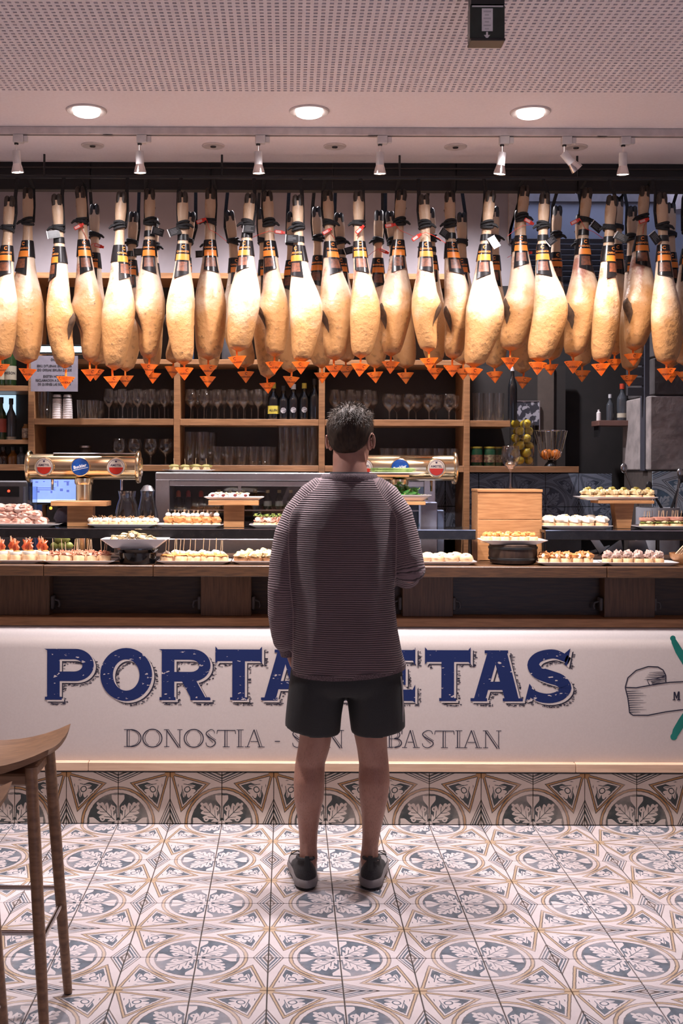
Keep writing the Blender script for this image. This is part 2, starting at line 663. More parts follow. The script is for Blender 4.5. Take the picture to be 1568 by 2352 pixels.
# track and spotlights
TY = 4.72
tr = tag(B().box(-2.6, 3.0, TY - .017, TY + .017, CZ - .031, CZ - .0002, 0, .002).build('light_track', M_TRIMRING),
         'long white lighting track fixed to the ceiling before the dark beam', 'light track')
B().box(-2.6, 3.0, TY - .006, TY + .006, CZ - .0325, CZ - .0305).build('groove', mat('track_groove', (.25, .22, .22), .5), tr)
for sx in (-.75, .35, 1.3):
    B().box(sx - .02, sx + .02, TY - .019, TY + .019, CZ - .031, CZ - .029).build('joint', M_WHITEPLASTIC, tr)
M_SPOTGLOW = mat('lit_lamp_face', (1, .95, .9), .3, emit=(1, .90, .80), estr=14)
heads = [(35, 38, 0), (318, 319, 0), (590, 592, 0), (870, 870, 0), (1150, 1143, 0), (1293, 1303, 42), (1428, 1420, 8)]
for k, (px, pxl, tilt) in enumerate(heads):
    x = X(px, TY)
    lb = 'white track spotlight turned sideways, second from the right' if tilt == 42 else \
        f'white track spotlight pointing down at the hams, {ORD[k]} from the left'
    t = thing('track_spotlight', lb, 'spotlight', (x, TY, CZ - .031), group='track spotlights')
    B().box(-.012, .030, -.015, .015, -.034, 0, 0, .003).box(.03, .048, -.008, .008, -.030, -.004, 0, .002).build('adapter', M_WHITEPLASTIC, t)
    B().lathe([(.009, -.040), (.009, -.034)], 12).build('collar', M_BLACK, t)
    B().lathe([(.0045, -.068), (.0045, -.036)], 10).build('stem', M_CHROME, t)
    an = math.radians(tilt + (pxl - px) * .9 if tilt != 42 else 42)
    dirv = Vector((math.sin(an), .10, -math.cos(an))).normalized()
    hd = link('head', None, t, (0, 0, -.072))
    hd.rotation_euler = dirv.to_track_quat('-Z', 'Y').to_euler()
    B().lathe([(.0, .008), (.016, .006), (.017, 0), (.017, -.048), (.0, -.048)], 18).build('lamp_body', M_WHITEPLASTIC, hd)
    B().lathe([(.016, -.046), (.020, -.058), (.0255, -.078), (.0265, -.084), (.0235, -.083)], 20, caps=(False, False)).build('reflector', M_CHROME, hd)
    B().lathe([(.0, -.0815), (.0238, -.0815)], 20).build('lamp_face', M_SPOTGLOW, hd)
    aim = Vector((dirv.x * .5, .14, -1)).normalized()
    spot('lamp_light', (dirv.x * .165, dirv.y * .165 + .0, -.072 + dirv.z * .165 - .02), aim, TRACK_W, 96, 1.0, (1, .80, .66), .025, t)

# exit sign box hanging under the perforated ceiling
SY = 3.30
x0, x1, z0, z1 = X(1076, SY), X(1156, SY), Z(93, SY), Z(8, SY)
M_SIGN = mat('dark_green_sign', (.020, .032, .026), .25)
M_SIGNW = mat('sign_white', (.88, .85, .86), .5)
t = thing('exit_sign', 'dark green hanging exit sign with white door panel and down arrow', 'sign', ((x0 + x1) / 2, SY, z0))
hw, hh = (x1 - x0) / 2, z1 - z0
B().box(-hw, hw, .004, .05, .008, hh, 0, .002).build('sign_box', M_SIGN, t)
B().box(-hw, hw, -.006, .056, 0, .008, 0, .002).build('bottom_rail', mat('sign_rail', (.02, .016, .017), .4), t)
B().box(-hw + .002, hw - .002, -.002, .05, hh, CZ - z0, 0).build('mounting_block', M_BLACK, t)
B().box(-.045, .045, .0, .006, hh - .007, hh - .004).build('top_rail', M_SIGNW, t)
s_ = SY / F
pc = B()
pc.prism([(X(p_, SY) - (x0 + x1) / 2, Z(q_, SY) - z0) for p_, q_ in ((1103, 17), (1128, 17), (1128, 69), (1103, 69))], .002, .0045)
pc.prism([(X(p_, SY) - (x0 + x1) / 2, Z(q_, SY) - z0) for p_, q_ in ((1113, 71), (1117, 71), (1117, 78), (1122, 78), (1115, 87), (1108, 78), (1113, 78))], .002, .0045)
pc.build('pictogram', M_SIGNW, t)
gm = B()
for k in range(6):
    yy = Z(24 + 8 * k, SY) - z0
    gm.box(-.008 if k % 2 else -.012, .004 if k % 2 else .010, .0012, .0022, yy - .002, yy + .002)
gm.build('faint_marks', mat('sign_grey', (.6, .58, .6), .6), t)

# ------------------------------------------------------------------ bar counter
bx0, bx1 = -2.5, 2.9
M_PANEL = mat('off_white_vinyl', (.54, .475, .45), .55, 0, (.52, .455, .43), 120)
bc = thing('bar_counter', 'long white fronted bar counter on a patterned tile plinth', 'bar counter', (0, 5.0, 0))
bc.location = (0, 0, 0)
pl = B().box(bx0, bx1, 4.963, 5.5, 0, .232).build('plinth', mat('plinth_core', (.03, .025, .022), .8), bc)
tk = tile_mesh('tile', M_TILEK, .226, .003)
for i in range(-8, 12):
    link('tile', tk, pl, (XC + (i + .5) * T, 4.955, .113), (PI / 2, 0, 0) if i % 2 == 0 else (PI / 2, -PI / 2, 0))
lz0, lz1 = .238, Z(1752, 4.93)
seams = [bx0, X(205, 4.93), X(1324, 4.93), bx1]
lg = link('ledge', None, bc)
for k in range(3):
    B().box(seams[k] + .001, seams[k + 1] - .001, 4.925, 5.3, lz0, lz1, 0, .002).build('board', M_LIGHTWOOD, lg)
B().box(bx0, bx1, 4.94, 5.3, .230, .2385).build('shadow_gap', M_BLACK, bc)
# front panel: flat, then rolled back at the top
prof = [(4.958, lz1), (4.955, .32), (4.955, .765)]
for k in range(1, 9):
    a = k / 8 * math.radians(72)
    prof.append((4.955 + .075 * (1 - math.cos(a)), .765 + .098 * math.sin(a)))
prof += [(5.12, prof[-1][1]), (5.12, lz1)]
ptop = prof[-2][1]
fp = B().loft([[(bx0, y, z) for y, z in prof], [(bx1, y, z) for y, z in prof]], 0).build('front_panel', M_PANEL, bc)
B().box(bx0, bx1, 4.992, 5.14, ptop, Z(1419, 4.992), 0, .002).build('lower_rail', M_SHELFWOOD, bc)
rz0, rz1 = Z(1419, 4.992), 1.081
B().box(bx0, bx1, 5.13, 5.6, rz0 - .1, rz1).build('recess_back', M_DARKWOOD, bc)
for k, c in enumerate((-406, 57, 520, 983, 1446, 1909)):
    x = X(c, 5.05)
    pst = B().box(x - .112, x + .112, 5.045, 5.135, rz0, rz1, 0, .002).build('post', wood('post_oak', (.15, .072, .034), (.085, .042, .02), .42, 9, (12, 12, 1)), bc)
    for sx in (-1, 1):
        hk = B()
        hk.M = Matrix.Translation((x + sx * .120, 5.085, Z(1385, 5.08)))
        hk.box(-.008, .008, -.022, .022, -.030, .030, 0, .004).tube([(sx * .006, 0, .012), (sx * .026, 0, .006), (sx * .03, 0, -.012), (sx * .026, 0, -.022)], .005, 6)
        hk.build('bag_hook', mat('dull_hook', (.10, .085, .08), .45), pst)

bt = thing('worktop', 'thick brown oak bar top carrying the plates of food', 'worktop', (0, 0, 0))
jo = [bx0, X(100, 4.93), X(352, 4.93), X(960, 4.93), X(1395, 4.93), bx1]
BT = Z(1300, 4.93)
for k in range(5):
    B().box(jo[k] + .0008, jo[k + 1] - .0008, 4.93, 5.68, 1.081, BT, 0, .003).build('board', wood('bar_oak', (.115, .052, .023), (.055, .026, .013), .42, 12, (1.2, 14, 14)), bt)

# ------------------------------------------------------------------ printed lettering on the panel
LY = 4.9545


def lp(px, py):
    return (X(px, LY), Z(py, LY))


class Flat:
    """flat print: polygons in photograph px laid on the panel plane"""
    def __init__(s, y):
        s.b, s.y, s.n = B(), y, 0

    def poly(s, pts, mi=0):
        s.n = (s.n + 1) % 12                  # prints overlap: keep them a hair apart
        y = s.y - s.n * 1.4e-5
        s.b.add([(lp(*p)[0], y, lp(*p)[1]) for p in pts], [tuple(range(len(pts)))], mi)

    def done(s, name, mt, label=None):
        o = s.b.build(name, mt, fp)
        if label:
            o['label'] = label
        s.b = B()
        return o

    def stroke(s, pts, wd, mi=0):
        """constant or per-point width ribbon"""
        n = len(pts)
        L_, R_ = [], []
        for i, p in enumerate(pts):
            a, c = pts[max(i - 1, 0)], pts[min(i + 1, n - 1)]
            dx, dy = c[0] - a[0], c[1] - a[1]
            l = math.hypot(dx, dy) or 1
            h = (wd[i] if isinstance(wd, (list, tuple)) else wd) / 2
            L_.append((p[0] - dy / l * h, p[1] + dx / l * h))
            R_.append((p[0] + dy / l * h, p[1] - dx / l * h))
        for i in range(n - 1):
            s.poly([L_[i], L_[i + 1], R_[i + 1], R_[i]], mi)


def arc(cx, cy, rx, ry, a0, a1, n=18):
    return [(cx + rx * math.cos(math.radians(a0 + (a1 - a0) * i / n)), cy + ry * math.sin(math.radians(a0 + (a1 - a0) * i / n))) for i in range(n + 1)]


def ringpoly(out, inn):
    return [[out[i], out[i + 1], inn[i + 1], inn[i]] for i in range(len(out) - 1)]


TOP, BOT = 1492, 1609


def bigletter(ch, x, w):
    """list of convex polygons of one slab letter, x..x+w"""
    q = []
    rect = lambda a, b_, c, d: q.append([(a, b_), (c, b_), (c, d), (a, d)])
    st = 29
    if ch in 'PR':
        rect(x + 3, TOP, x + 3 + st, BOT)
        q.append([(x - 4, TOP), (x + 8, TOP), (x + 8, TOP + 6)])
        if ch == 'P':
            rect(x - 2, BOT - 7, x + st + 8, BOT)
        else:
            rect(x - 2, BOT - 7, x + st + 6, BOT)
        o_ = arc(x + w - 42, TOP + 37, 42, 37, -90, 90)
        i_ = arc(x + w - 46, TOP + 38, 20, 14, -90, 90)
        q += ringpoly(o_, i_)
        rect(x + 3 + st - 1, TOP, x + w - 41, TOP + 24)
        rect(x + 3 + st - 1, TOP + 52, x + w - 41, TOP + 74)
        if ch == 'R':
            q.append([(x + w - 66, TOP + 73), (x + w - 34, TOP + 70), (x + w - 8, BOT), (x + w - 42, BOT)])
            rect(x + w - 46, BOT - 7, x + w, BOT)
    elif ch == 'O':
        o_ = arc(x + w / 2, (TOP + BOT) / 2, w / 2, 61, 0, 360, 40)
        i_ = arc(x + w / 2, (TOP + BOT) / 2 + 1, w / 2 - 29, 36, 0, 360, 40)
        q += ringpoly(o_, i_)
    elif ch == 'T':
        rect(x + 3, TOP, x + w - 3, TOP + 27)
        q.append([(x, TOP - 7), (x + 5, TOP - 1), (x + 5, TOP + 27), (x, TOP + 33)])
        q.append([(x + w, TOP - 7), (x + w - 5, TOP - 1), (x + w - 5, TOP + 27), (x + w, TOP + 33)])
        c = x + w / 2
        rect(c - st / 2, TOP + 26, c + st / 2, BOT)
        rect(c - st / 2 - 5, BOT - 7, c + st / 2 + 5, BOT)
    elif ch == 'A':
        a = x + w * .5
        q.append([(a - 20, TOP), (a + 6, TOP), (x + 33, BOT), (x + 6, BOT)])
        q.append([(a - 12, TOP), (a + 22, TOP), (x + w - 8, BOT), (x + w - 40, BOT)])
        rect(a - 28, TOP, a + 26, TOP + 7)
        rect(x, BOT - 7, x + 38, BOT)
        rect(x + w - 46, BOT - 7, x + w, BOT)
        rect(x + 32, TOP + 72, x + w - 34, TOP + 91)
    elif ch == 'L':
        rect(x + 4, TOP, x + 4 + st, BOT)
        rect(x, TOP, x + st + 8, TOP + 7)
        rect(x, BOT - 25, x + w - 3, BOT)
        q.append([(x + w, BOT - 38), (x + w, BOT + 3), (x + w - 6, BOT), (x + w - 6, BOT - 26)])
    elif ch == 'E':
        rect(x + 4, TOP, x + 4 + st, BOT)
        rect(x, TOP, x + w - 3, TOP + 24)
        rect(x, BOT - 26, x + w - 3, BOT)
        rect(x + st, TOP + 47, x + w - 24, TOP + 69)
        q.append([(x + w, TOP - 6), (x + w, TOP + 36), (x + w - 6, TOP + 24), (x + w - 6, TOP)])
        q.append([(x + w, BOT - 38), (x + w, BOT + 4), (x + w - 6, BOT), (x + w - 6, BOT - 26)])
        rect(x + w - 27, TOP + 38, x + w - 22, TOP + 80)
    elif ch == 'S':
        ctr = [(x + w - 11, TOP + 20), (x + w * .66, TOP + 9), (x + w * .46, TOP + 9), (x + w * .25, TOP + 17), (x + w * .155, TOP + 33), (x + w * .26, TOP + 50),
               (x + w * .5, TOP + 60), (x + w * .74, TOP + 69), (x + w * .86, TOP + 86), (x + w * .74, TOP + 103), (x + w * .5, TOP + 110), (x + w * .26, TOP + 106), (x + 6, TOP + 94)]
        wd = [16, 20, 22, 24, 27, 29, 30, 29, 27, 24, 22, 21, 18]
        fine_c, fine_w = [], []
        for i in range(len(ctr) - 1):          # spline through the spine of the S
            p = [ctr[max(i - 1, 0)], ctr[i], ctr[i + 1], ctr[min(i + 2, len(ctr) - 1)]]
            for t in (0, .25, .5, .75):
                fine_c.append(tuple(.5 * (2 * p[1][d] + (p[2][d] - p[0][d]) * t + (2 * p[0][d] - 5 * p[1][d] + 4 * p[2][d] - p[3][d]) * t * t
                                          + (3 * p[1][d] - p[0][d] - 3 * p[2][d] + p[3][d]) * t ** 3) for d in (0, 1)))
                fine_w.append(wd[i] + (wd[i + 1] - wd[i]) * t)
        ctr, wd = fine_c + [ctr[-1]], fine_w + [wd[-1]]
        n = len(ctr)
        L_, R_ = [], []
        for i, p_ in enumerate(ctr):
            a, c = ctr[max(i - 1, 0)], ctr[min(i + 1, n - 1)]
            dx, dy = c[0] - a[0], c[1] - a[1]
            l = math.hypot(dx, dy)
            L_.append((p_[0] - dy / l * wd[i] / 2, p_[1] + dx / l * wd[i] / 2))
            R_.append((p_[0] + dy / l * wd[i] / 2, p_[1] - dx / l * wd[i] / 2))
        q += ringpoly(L_, R_)
        q.append([(x + w - 4, TOP - 5), (x + w - 12, TOP + 36), (x + w - 17, TOP + 32), (x + w - 17, TOP + 6)])
        q.append([(x + 8, TOP + 76), (x + 14, TOP + 84), (x + 10, TOP + 112), (x - 2, TOP + 116)])
    return q


M_INK = mat('navy_ink', (.012, .011, .030), .6)
m, nt, b = base('royal_blue_ink', .7, 0, .3)
wear = smooth(noise(nt, 34, 3, stretch=(1, 1, 2.2)), .665, .675)
setc(b, nt, mixc(nt, wear, (.005, .016, .092), (.53, .46, .44)))
M_BLUE = m
word = [('P', 107, 110), ('O', 232, 119), ('R', 370, 115), ('T', 496, 107), ('A', 601, 118), ('L', 732, 100), ('E', 851, 104), ('T', 977, 105), ('A', 1082, 120), ('S', 1209, 106)]
fl_sh, fl_gap, fl_face = Flat(LY - .0003), Flat(LY - .0006), Flat(LY - .0009)
rr = random.Random(3)
for ch, x, w in word:
    for pg in bigletter(ch, x, w):
        fl_sh.poly([(a + 7.5, c + 6.5) for a, c in pg])
        fl_gap.poly([(a + 5, c + 4.2) for a, c in pg])
        fl_face.poly(pg)
        # ragged hatching beyond the right and lower edges
        n = len(pg)
        ar = sum(pg[i][0] * pg[(i + 1) % n][1] - pg[(i + 1) % n][0] * pg[i][1] for i in range(n))
        for i in range(n):
            (ax, ay), (cx, cy) = pg[i], pg[(i + 1) % n]
            l = math.hypot(cx - ax, cy - ay)
            if l < 3:
                continue
            nxv, nyv = (cy - ay) / l, -(cx - ax) / l
            if ar < 0:
                nxv, nyv = -nxv, -nyv
            if nxv + nyv < .55:
                continue
            for k in range(int(l / 3.6) + 1):
                t_ = rr.random()
                d_ = rr.uniform(10, 15.5)
                mx0, my0 = ax + (cx - ax) * t_ + d_ * .85, ay + (cy - ay) * t_ + d_ * .75
                lw_, lh_ = rr.uniform(2, 6.5), rr.uniform(.9, 2.1)
                fl_sh.poly([(mx0 - lw_ / 2, my0 - lh_ / 2), (mx0 + lw_ / 2, my0 - lh_ / 2 - rr.uniform(-.8, .8)), (mx0 + lw_ / 2, my0 + lh_ / 2), (mx0 - lw_ / 2, my0 + lh_ / 2)])
    fl_face.done('letter', M_BLUE, f'worn royal blue slab letter {ch}')
fl_sh.done('letter_shadow', M_INK)['kind'] = 'stuff'
fl_gap.done('letter_gap', M_PANEL)['kind'] = 'stuff'

# DONOSTIA - SAN SEBASTIAN in open-face capitals
t0_, t1_ = 1677, 1716
sm_ = Flat(LY - .0004)


def small(ch, x, w):
    thin, fat = 1.7, 2.3
    def heavy(a, c):                         # inline stem: heavy left line, thin right line
        sm_.stroke([a, c], fat)
        sm_.stroke([(a[0] + 5, a[1]), (c[0] + 5, c[1])], 1.3)
    def ser(cx, y, l=10):
        sm_.stroke([(cx - l / 2, y), (cx + l / 2, y)], 1.5)
    def harc(cx, cy, rx, ry, a0, a1):
        sm_.stroke(arc(cx, cy, rx, ry, a0, a1), fat)
        sm_.stroke(arc(cx, cy, rx - 4.6, ry - 1.5, a0 * .96, a1 * .96), 1.2)
    mid = (t0_ + t1_) / 2
    if ch == 'D':
        heavy((x + 8, t0_), (x + 8, t1_)); ser(x + 9, t0_, 17); ser(x + 9, t1_, 17)
        harc(x + w - 24, mid, 23, 19.5, -90, 90)
        sm_.stroke([(x + 9, t0_ + .8), (x + w - 23, t0_ + .6)], 1.5); sm_.stroke([(x + 9, t1_ - .8), (x + w - 23, t1_ - .6)], 1.5)
    elif ch == 'O':
        sm_.stroke(arc(x + w / 2, mid, w / 2, 20.5, 0, 360, 30), fat)
        for s_ in (-1, 1):
            sm_.stroke(arc(x + w / 2, mid, w / 2 - 5, 18.5, 90 - s_ * 150, 90 - s_ * 30, 12), 1.2)
    elif ch == 'N':
        sm_.stroke([(x + 7, t0_), (x + 7, t1_)], thin); ser(x + 6, t0_, 11); ser(x + 7, t1_, 12)
        heavy((x + 6, t0_), (x + w - 9, t1_ + 2))
        sm_.stroke([(x + w - 6, t0_), (x + w - 6, t1_ + 2)], thin); ser(x + w - 6, t0_, 12)
    elif ch == 'S':
        pts = [(x + w - 4, t0_ + 8), (x + w - 6, t0_ + 2), (x + w * .5, t0_ - .5), (x + 4, t0_ + 5), (x + 3, t0_ + 11), (x + w * .45, mid - 1), (x + w - 4, mid + 6),
               (x + w - 3, mid + 13), (x + w * .5, t1_ + .5), (x + 4, t1_ - 3), (x + 2, t1_ - 10)]
        wds = [1.4, 1.5, 1.8, 2.2, 2.3, 2.4, 2.3, 2.2, 1.8, 1.5, 1.4]
        fc, fw_ = [], []
        for i in range(len(pts) - 1):
            p = [pts[max(i - 1, 0)], pts[i], pts[i + 1], pts[min(i + 2, len(pts) - 1)]]
            for t in (0, .34, .67):
                fc.append(tuple(.5 * (2 * p[1][d] + (p[2][d] - p[0][d]) * t + (2 * p[0][d] - 5 * p[1][d] + 4 * p[2][d] - p[3][d]) * t * t
                                      + (3 * p[1][d] - p[0][d] - 3 * p[2][d] + p[3][d]) * t ** 3) for d in (0, 1)))
                fw_.append(wds[i])
        sm_.stroke(fc + [pts[-1]], fw_ + [1.4])
        sm_.stroke([(x + 7, t0_ + 8), (x + w * .5, mid - 4.5), (x + w - 1, mid + 4)], 1.2)
        sm_.stroke([(x + 4, t0_ + 13), (x + w * .45, mid + 3.5), (x + w - 8, mid + 10)], 1.2)
    elif ch == 'T':
        heavy((x + w / 2 - 3, t0_), (x + w / 2 - 3, t1_)); ser(x + w / 2, t1_, 16)
        sm_.stroke([(x, t0_ + 1), (x + w, t0_ + 1)], 1.9)
        sm_.stroke([(x, t0_ + 1), (x - 1, t0_ + 9)], 1.5); sm_.stroke([(x + w, t0_ + 1), (x + w + 1, t0_ + 9)], 1.5)
    elif ch == 'I':
        heavy((x + w / 2 - 3, t0_), (x + w / 2 - 3, t1_)); ser(x + w / 2, t0_, 16); ser(x + w / 2, t1_, 16)
    elif ch == 'A':
        sm_.stroke([(x + w * .46, t0_ - 1), (x + 5, t1_)], thin)
        heavy((x + w * .46, t0_ - 1), (x + w - 10, t1_))
        sm_.stroke([(x + 12, mid + 7), (x + w - 14, mid + 7)], 1.5); ser(x + 5, t1_, 12); ser(x + w - 7, t1_, 16)
    elif ch == 'E':
        heavy((x + 7, t0_), (x + 7, t1_))
        for yy, l in ((t0_, w), (mid, w * .75), (t1_, w)):
            sm_.stroke([(x, yy), (x + l, yy)], 1.6)
        sm_.stroke([(x + w, t0_), (x + w, t0_ + 7)], 1.5); sm_.stroke([(x + w, t1_), (x + w, t1_ - 7)], 1.5)
    elif ch == 'B':
        heavy((x + 7, t0_), (x + 7, t1_)); ser(x + 7, t0_, 15); ser(x + 7, t1_, 15)
        harc(x + w - 18, t0_ + 9.5, 13, 9.5, -90, 90); harc(x + w - 17, t1_ - 10.5, 16, 10.5, -90, 90)
        for yy in (t0_ + .7, mid - .6, t1_ - .7):
            sm_.stroke([(x + 7, yy), (x + w - 17, yy)], 1.4)


for ch, x, w in [('D', 286, 41), ('O', 330, 44), ('N', 378, 43), ('O', 425, 44), ('S', 473, 26), ('T', 501, 41), ('I', 545, 17), ('A', 565, 44),
                 ('S', 672, 26), ('A', 703, 42), ('N', 748, 44), ('S', 826, 26), ('E', 858, 28), ('B', 889, 36), ('A', 926, 39), ('S', 970, 29), ('T', 1001, 43), ('I', 1047, 17),
                 ('A', 1064, 44), ('N', 1110, 43)]:
    small(ch, x, w)
    sm_.done('letter', M_INK, f'thin navy open-face capital {ch}')
sm_.stroke([(633, 1703), (645, 1703)], 2)
sm_.done('hyphen', M_INK)

# ribbon emblem running out of the right edge
rb = Flat(LY - .0005)
rp = [(1437, 1576), (1443, 1554), (1462, 1537), (1490, 1528), (1512, 1529), (1524, 1536), (1530, 1548), (1530, 1564)]
rb.stroke(rp, 2.6)
rb.stroke([(1437, 1576), (1462, 1577), (1500, 1570), (1540, 1564), (1600, 1561), (1660, 1566)], 2.6)
rb.stroke([(1437, 1576), (1443, 1600), (1446, 1622), (1447, 1634), (1455, 1640), (1490, 1640), (1530, 1632), (1575, 1626), (1640, 1628), (1660, 1632)], 2.6)
rb.stroke([(1530, 1549), (1508, 1556), (1487, 1559), (1493, 1571)], 2.2)
for k in range(10):
    yy = 1585 + k * 5.4
    rb.stroke([(1441 + k * .6, yy), (1456, yy - .5), (1472 + 7 * ((k * 7) % 3), yy - 1)], [2, 1.6, .5])
for k in range(5):
    yy = 1541 + k * 4
    rb.stroke([(1488 - k * 3 + 4, yy + 1), (1510, yy), (1528, yy)], [.5, 1.4, 1.8])
for k in range(4):
    rb.stroke([(1496 + k, 1562 + k * 2.2), (1512, 1559 + k * 2.4), (1528, 1556 + k * 2.6)], [1.6, 1.2, .6])
# letter M (the rest of the word is outside the frame)
for pg in ([(1548, 1605), (1548, 1586), (1551, 1586), (1551, 1605)], [(1558, 1605), (1558, 1585), (1562, 1585), (1562, 1605)],
           [(1549, 1586), (1552, 1586), (1556, 1600), (1554, 1602)], [(1558, 1585), (1560, 1586), (1556, 1602), (1554, 1600)],
           [(1546, 1603.5), (1553, 1603.5), (1553, 1605.5), (1546, 1605.5)], [(1556, 1603.5), (1564, 1603.5), (1564, 1605.5), (1556, 1605.5)]):
    rb.poly(pg)
rb.done('ribbon_emblem', M_INK)['label'] = 'navy line drawing of a curled ribbon banner with letter M'
M_TEAL = mat('teal_ink', (.004, .17, .135), .5)
tb = Flat(LY - .0003)
tb.stroke([(1545, 1460), (1549, 1471), (1560, 1492), (1580, 1522), (1600, 1552)], [8, 13, 17, 20, 22])
tb.poly(arc(1546, 1463, 6.5, 6.5, 0, 360, 14)[:-1])
tb.done('teal_stroke', M_TEAL, 'teal stroke above the ribbon')
tb.stroke([(1548, 1692), (1555, 1676), (1568, 1654), (1585, 1630)], [12, 18, 19, 20])
tb.poly(arc(1549, 1689, 8, 8, 0, 360, 14)[:-1])
tb.done('teal_stroke', M_TEAL, 'teal stroke below the ribbon')
# ------------------------------------------------------------------ hanging hams
def ham_material():
    m, nt, b = base('cured_ham_skin', .42)
    x, y, z = sep(coords(nt))
    s = z * (-1 / .78)
    n1, n2, n3 = noise(nt, 9, 5), noise(nt, 34, 4), noise(nt, 75, 3)
    rnd = obj_random(nt)
    col = mixc(nt, smooth(s + (n1 - .5) * .55 + rnd * .14, .50, .82), (.64, .49, .36), (.39, .195, .072))  # pale top to golden bottom: partly skin tone, partly light falloff graded in
    col = mixc(nt, smooth(s, .40, .28), col, (.55, .38, .25))
    col = mixc(nt, smooth(n1 + (n2 - .5) * .5, .52, .72) * .55, col, (.38, .19, .07))
    red = band(s, .40, .64) * smooth(n1 + (n3 - .5) * .25 + rnd * .12, .56, .68) * smooth(s, .62, .48)
    col = mixc(nt, red * .75, col, (.30, .075, .05))
    mould = smooth(n2 * .8 + n3 * .35 + n1 * .6 - (1 - s) * .25, .88, 1.06) * smooth(s, .35, .6)
    col = mixc(nt, mould * .6, col, (.15, .075, .03))
    fleck = smooth(n3, .69, .73) * smooth(s, .3, .6)
    col = mixc(nt, fleck * .75, col, (.09, .05, .03))
    setc(b, nt, col)
    bump(nt, b, n1 * .7 + n2 * .4 + n3 * .2, .8, .010)
    b.inputs['Coat Weight'].default_value = .15
    b.inputs['Coat Roughness'].default_value = .35
    return m


M_HAM = ham_material()
M_HOLLOW = mat('dried_lean_meat', (.10, .055, .03), .6, 0, (.05, .028, .018), 40, bmp=.5, bdist=.004)
M_HOOF = mat('dark_hoof', (.028, .020, .016), .5, 0, (.05, .035, .025), 50, bmp=.2)
M_ROPE = mat('black_cord', (.010, .010, .011), .85, 0, (.018, .017, .018), 120, bmp=.4)
M_BAND = mat('black_glossy_card', (.010, .009, .010), .22, 0, (.014, .012, .013), 30)
M_ORANGE = mat('orange_card', (.82, .24, .035), .35, 0, (.76, .22, .03), 25)
M_OPRINT = mat('orange_print', (.80, .26, .06), .4)
M_BROWN = mat('brown_card', (.17, .055, .025), .4, 0, (.10, .035, .02), 90, lo=.45, hi=.55)
M_CONE = mat('orange_cone_plastic', (.90, .34, .07), .35, 0, (.86, .30, .05), 12)
_nt = M_CONE.node_tree                     # thin plastic: light from the open top shines through
_tl, _mx = _nt.nodes.new('ShaderNodeBsdfTranslucent'), _nt.nodes.new('ShaderNodeMixShader')
_tl.inputs[0].default_value = (.95, .42, .10, 1)
_mx.inputs[0].default_value = .5
_nt.links.new(_nt.nodes['Principled BSDF'].outputs[0], _mx.inputs[1])
_nt.links.new(_tl.outputs[0], _mx.inputs[2])
_nt.links.new(_mx.outputs[0], _nt.nodes['Material Output'].inputs[0])
M_CPRINT = mat('cone_print', (.10, .03, .012), .5)
M_RED = mat('red_seal_plastic', (.70, .035, .02), .35)
M_PINK = mat('pale_print', (.75, .42, .38), .5)
M_TAG = mat('black_tag_card', (.013, .013, .014), .3)
M_TAGW = mat('white_tag_edge', (.62, .60, .60), .4)
M_TAGG = mat('grey_tag_print', (.20, .20, .21), .5)

LH = .78
RS = [0, .05, .085, .14, .18, .24, .30, .34, .38, .42, .50, .58, .66, .74, .82, .89, .94, .975, 1.0]
RR = [.020, .0215, .0255, .0240, .021, .021, .0235, .028, .033, .0365, .047, .062, .0745, .0775, .072, .0645, .056, .044, .006]


def ham_r(s, ws=1.0):
    r = float(np.interp(s, RS, RR))
    k = float(np.interp(s, [0, .3, .5, .7, 1], [1, 1, ws ** .6, ws, ws]))
    return r * k


_cone = B()
CH, CR = .053, .041
_cone.lathe([(.0015, 0), (CR * .5, CH * .49), (CR, CH), (CR - .0015, CH), (CR * .45, CH * .5), (.0005, .004)], 24, caps=(True, False))
_cone.lathe([(.0045, CH * .3), (.0045, CH + .034)], 8)
CONE_ME = _cone.mesh('drip_cone', M_CONE)
_ct = B()
for a_ in (0, 2.1, 4.2):
    wrap_text(_ct, 'C', .036, .017, lambda h: CR * h / CH, 0, .02, a_)
    wrap_text(_ct, 'CARRASCO', .0235, .0105, lambda h: CR * h / CH, 0, .03, a_)
CONETXT_ME = _ct.mesh('lettering', M_CPRINT)


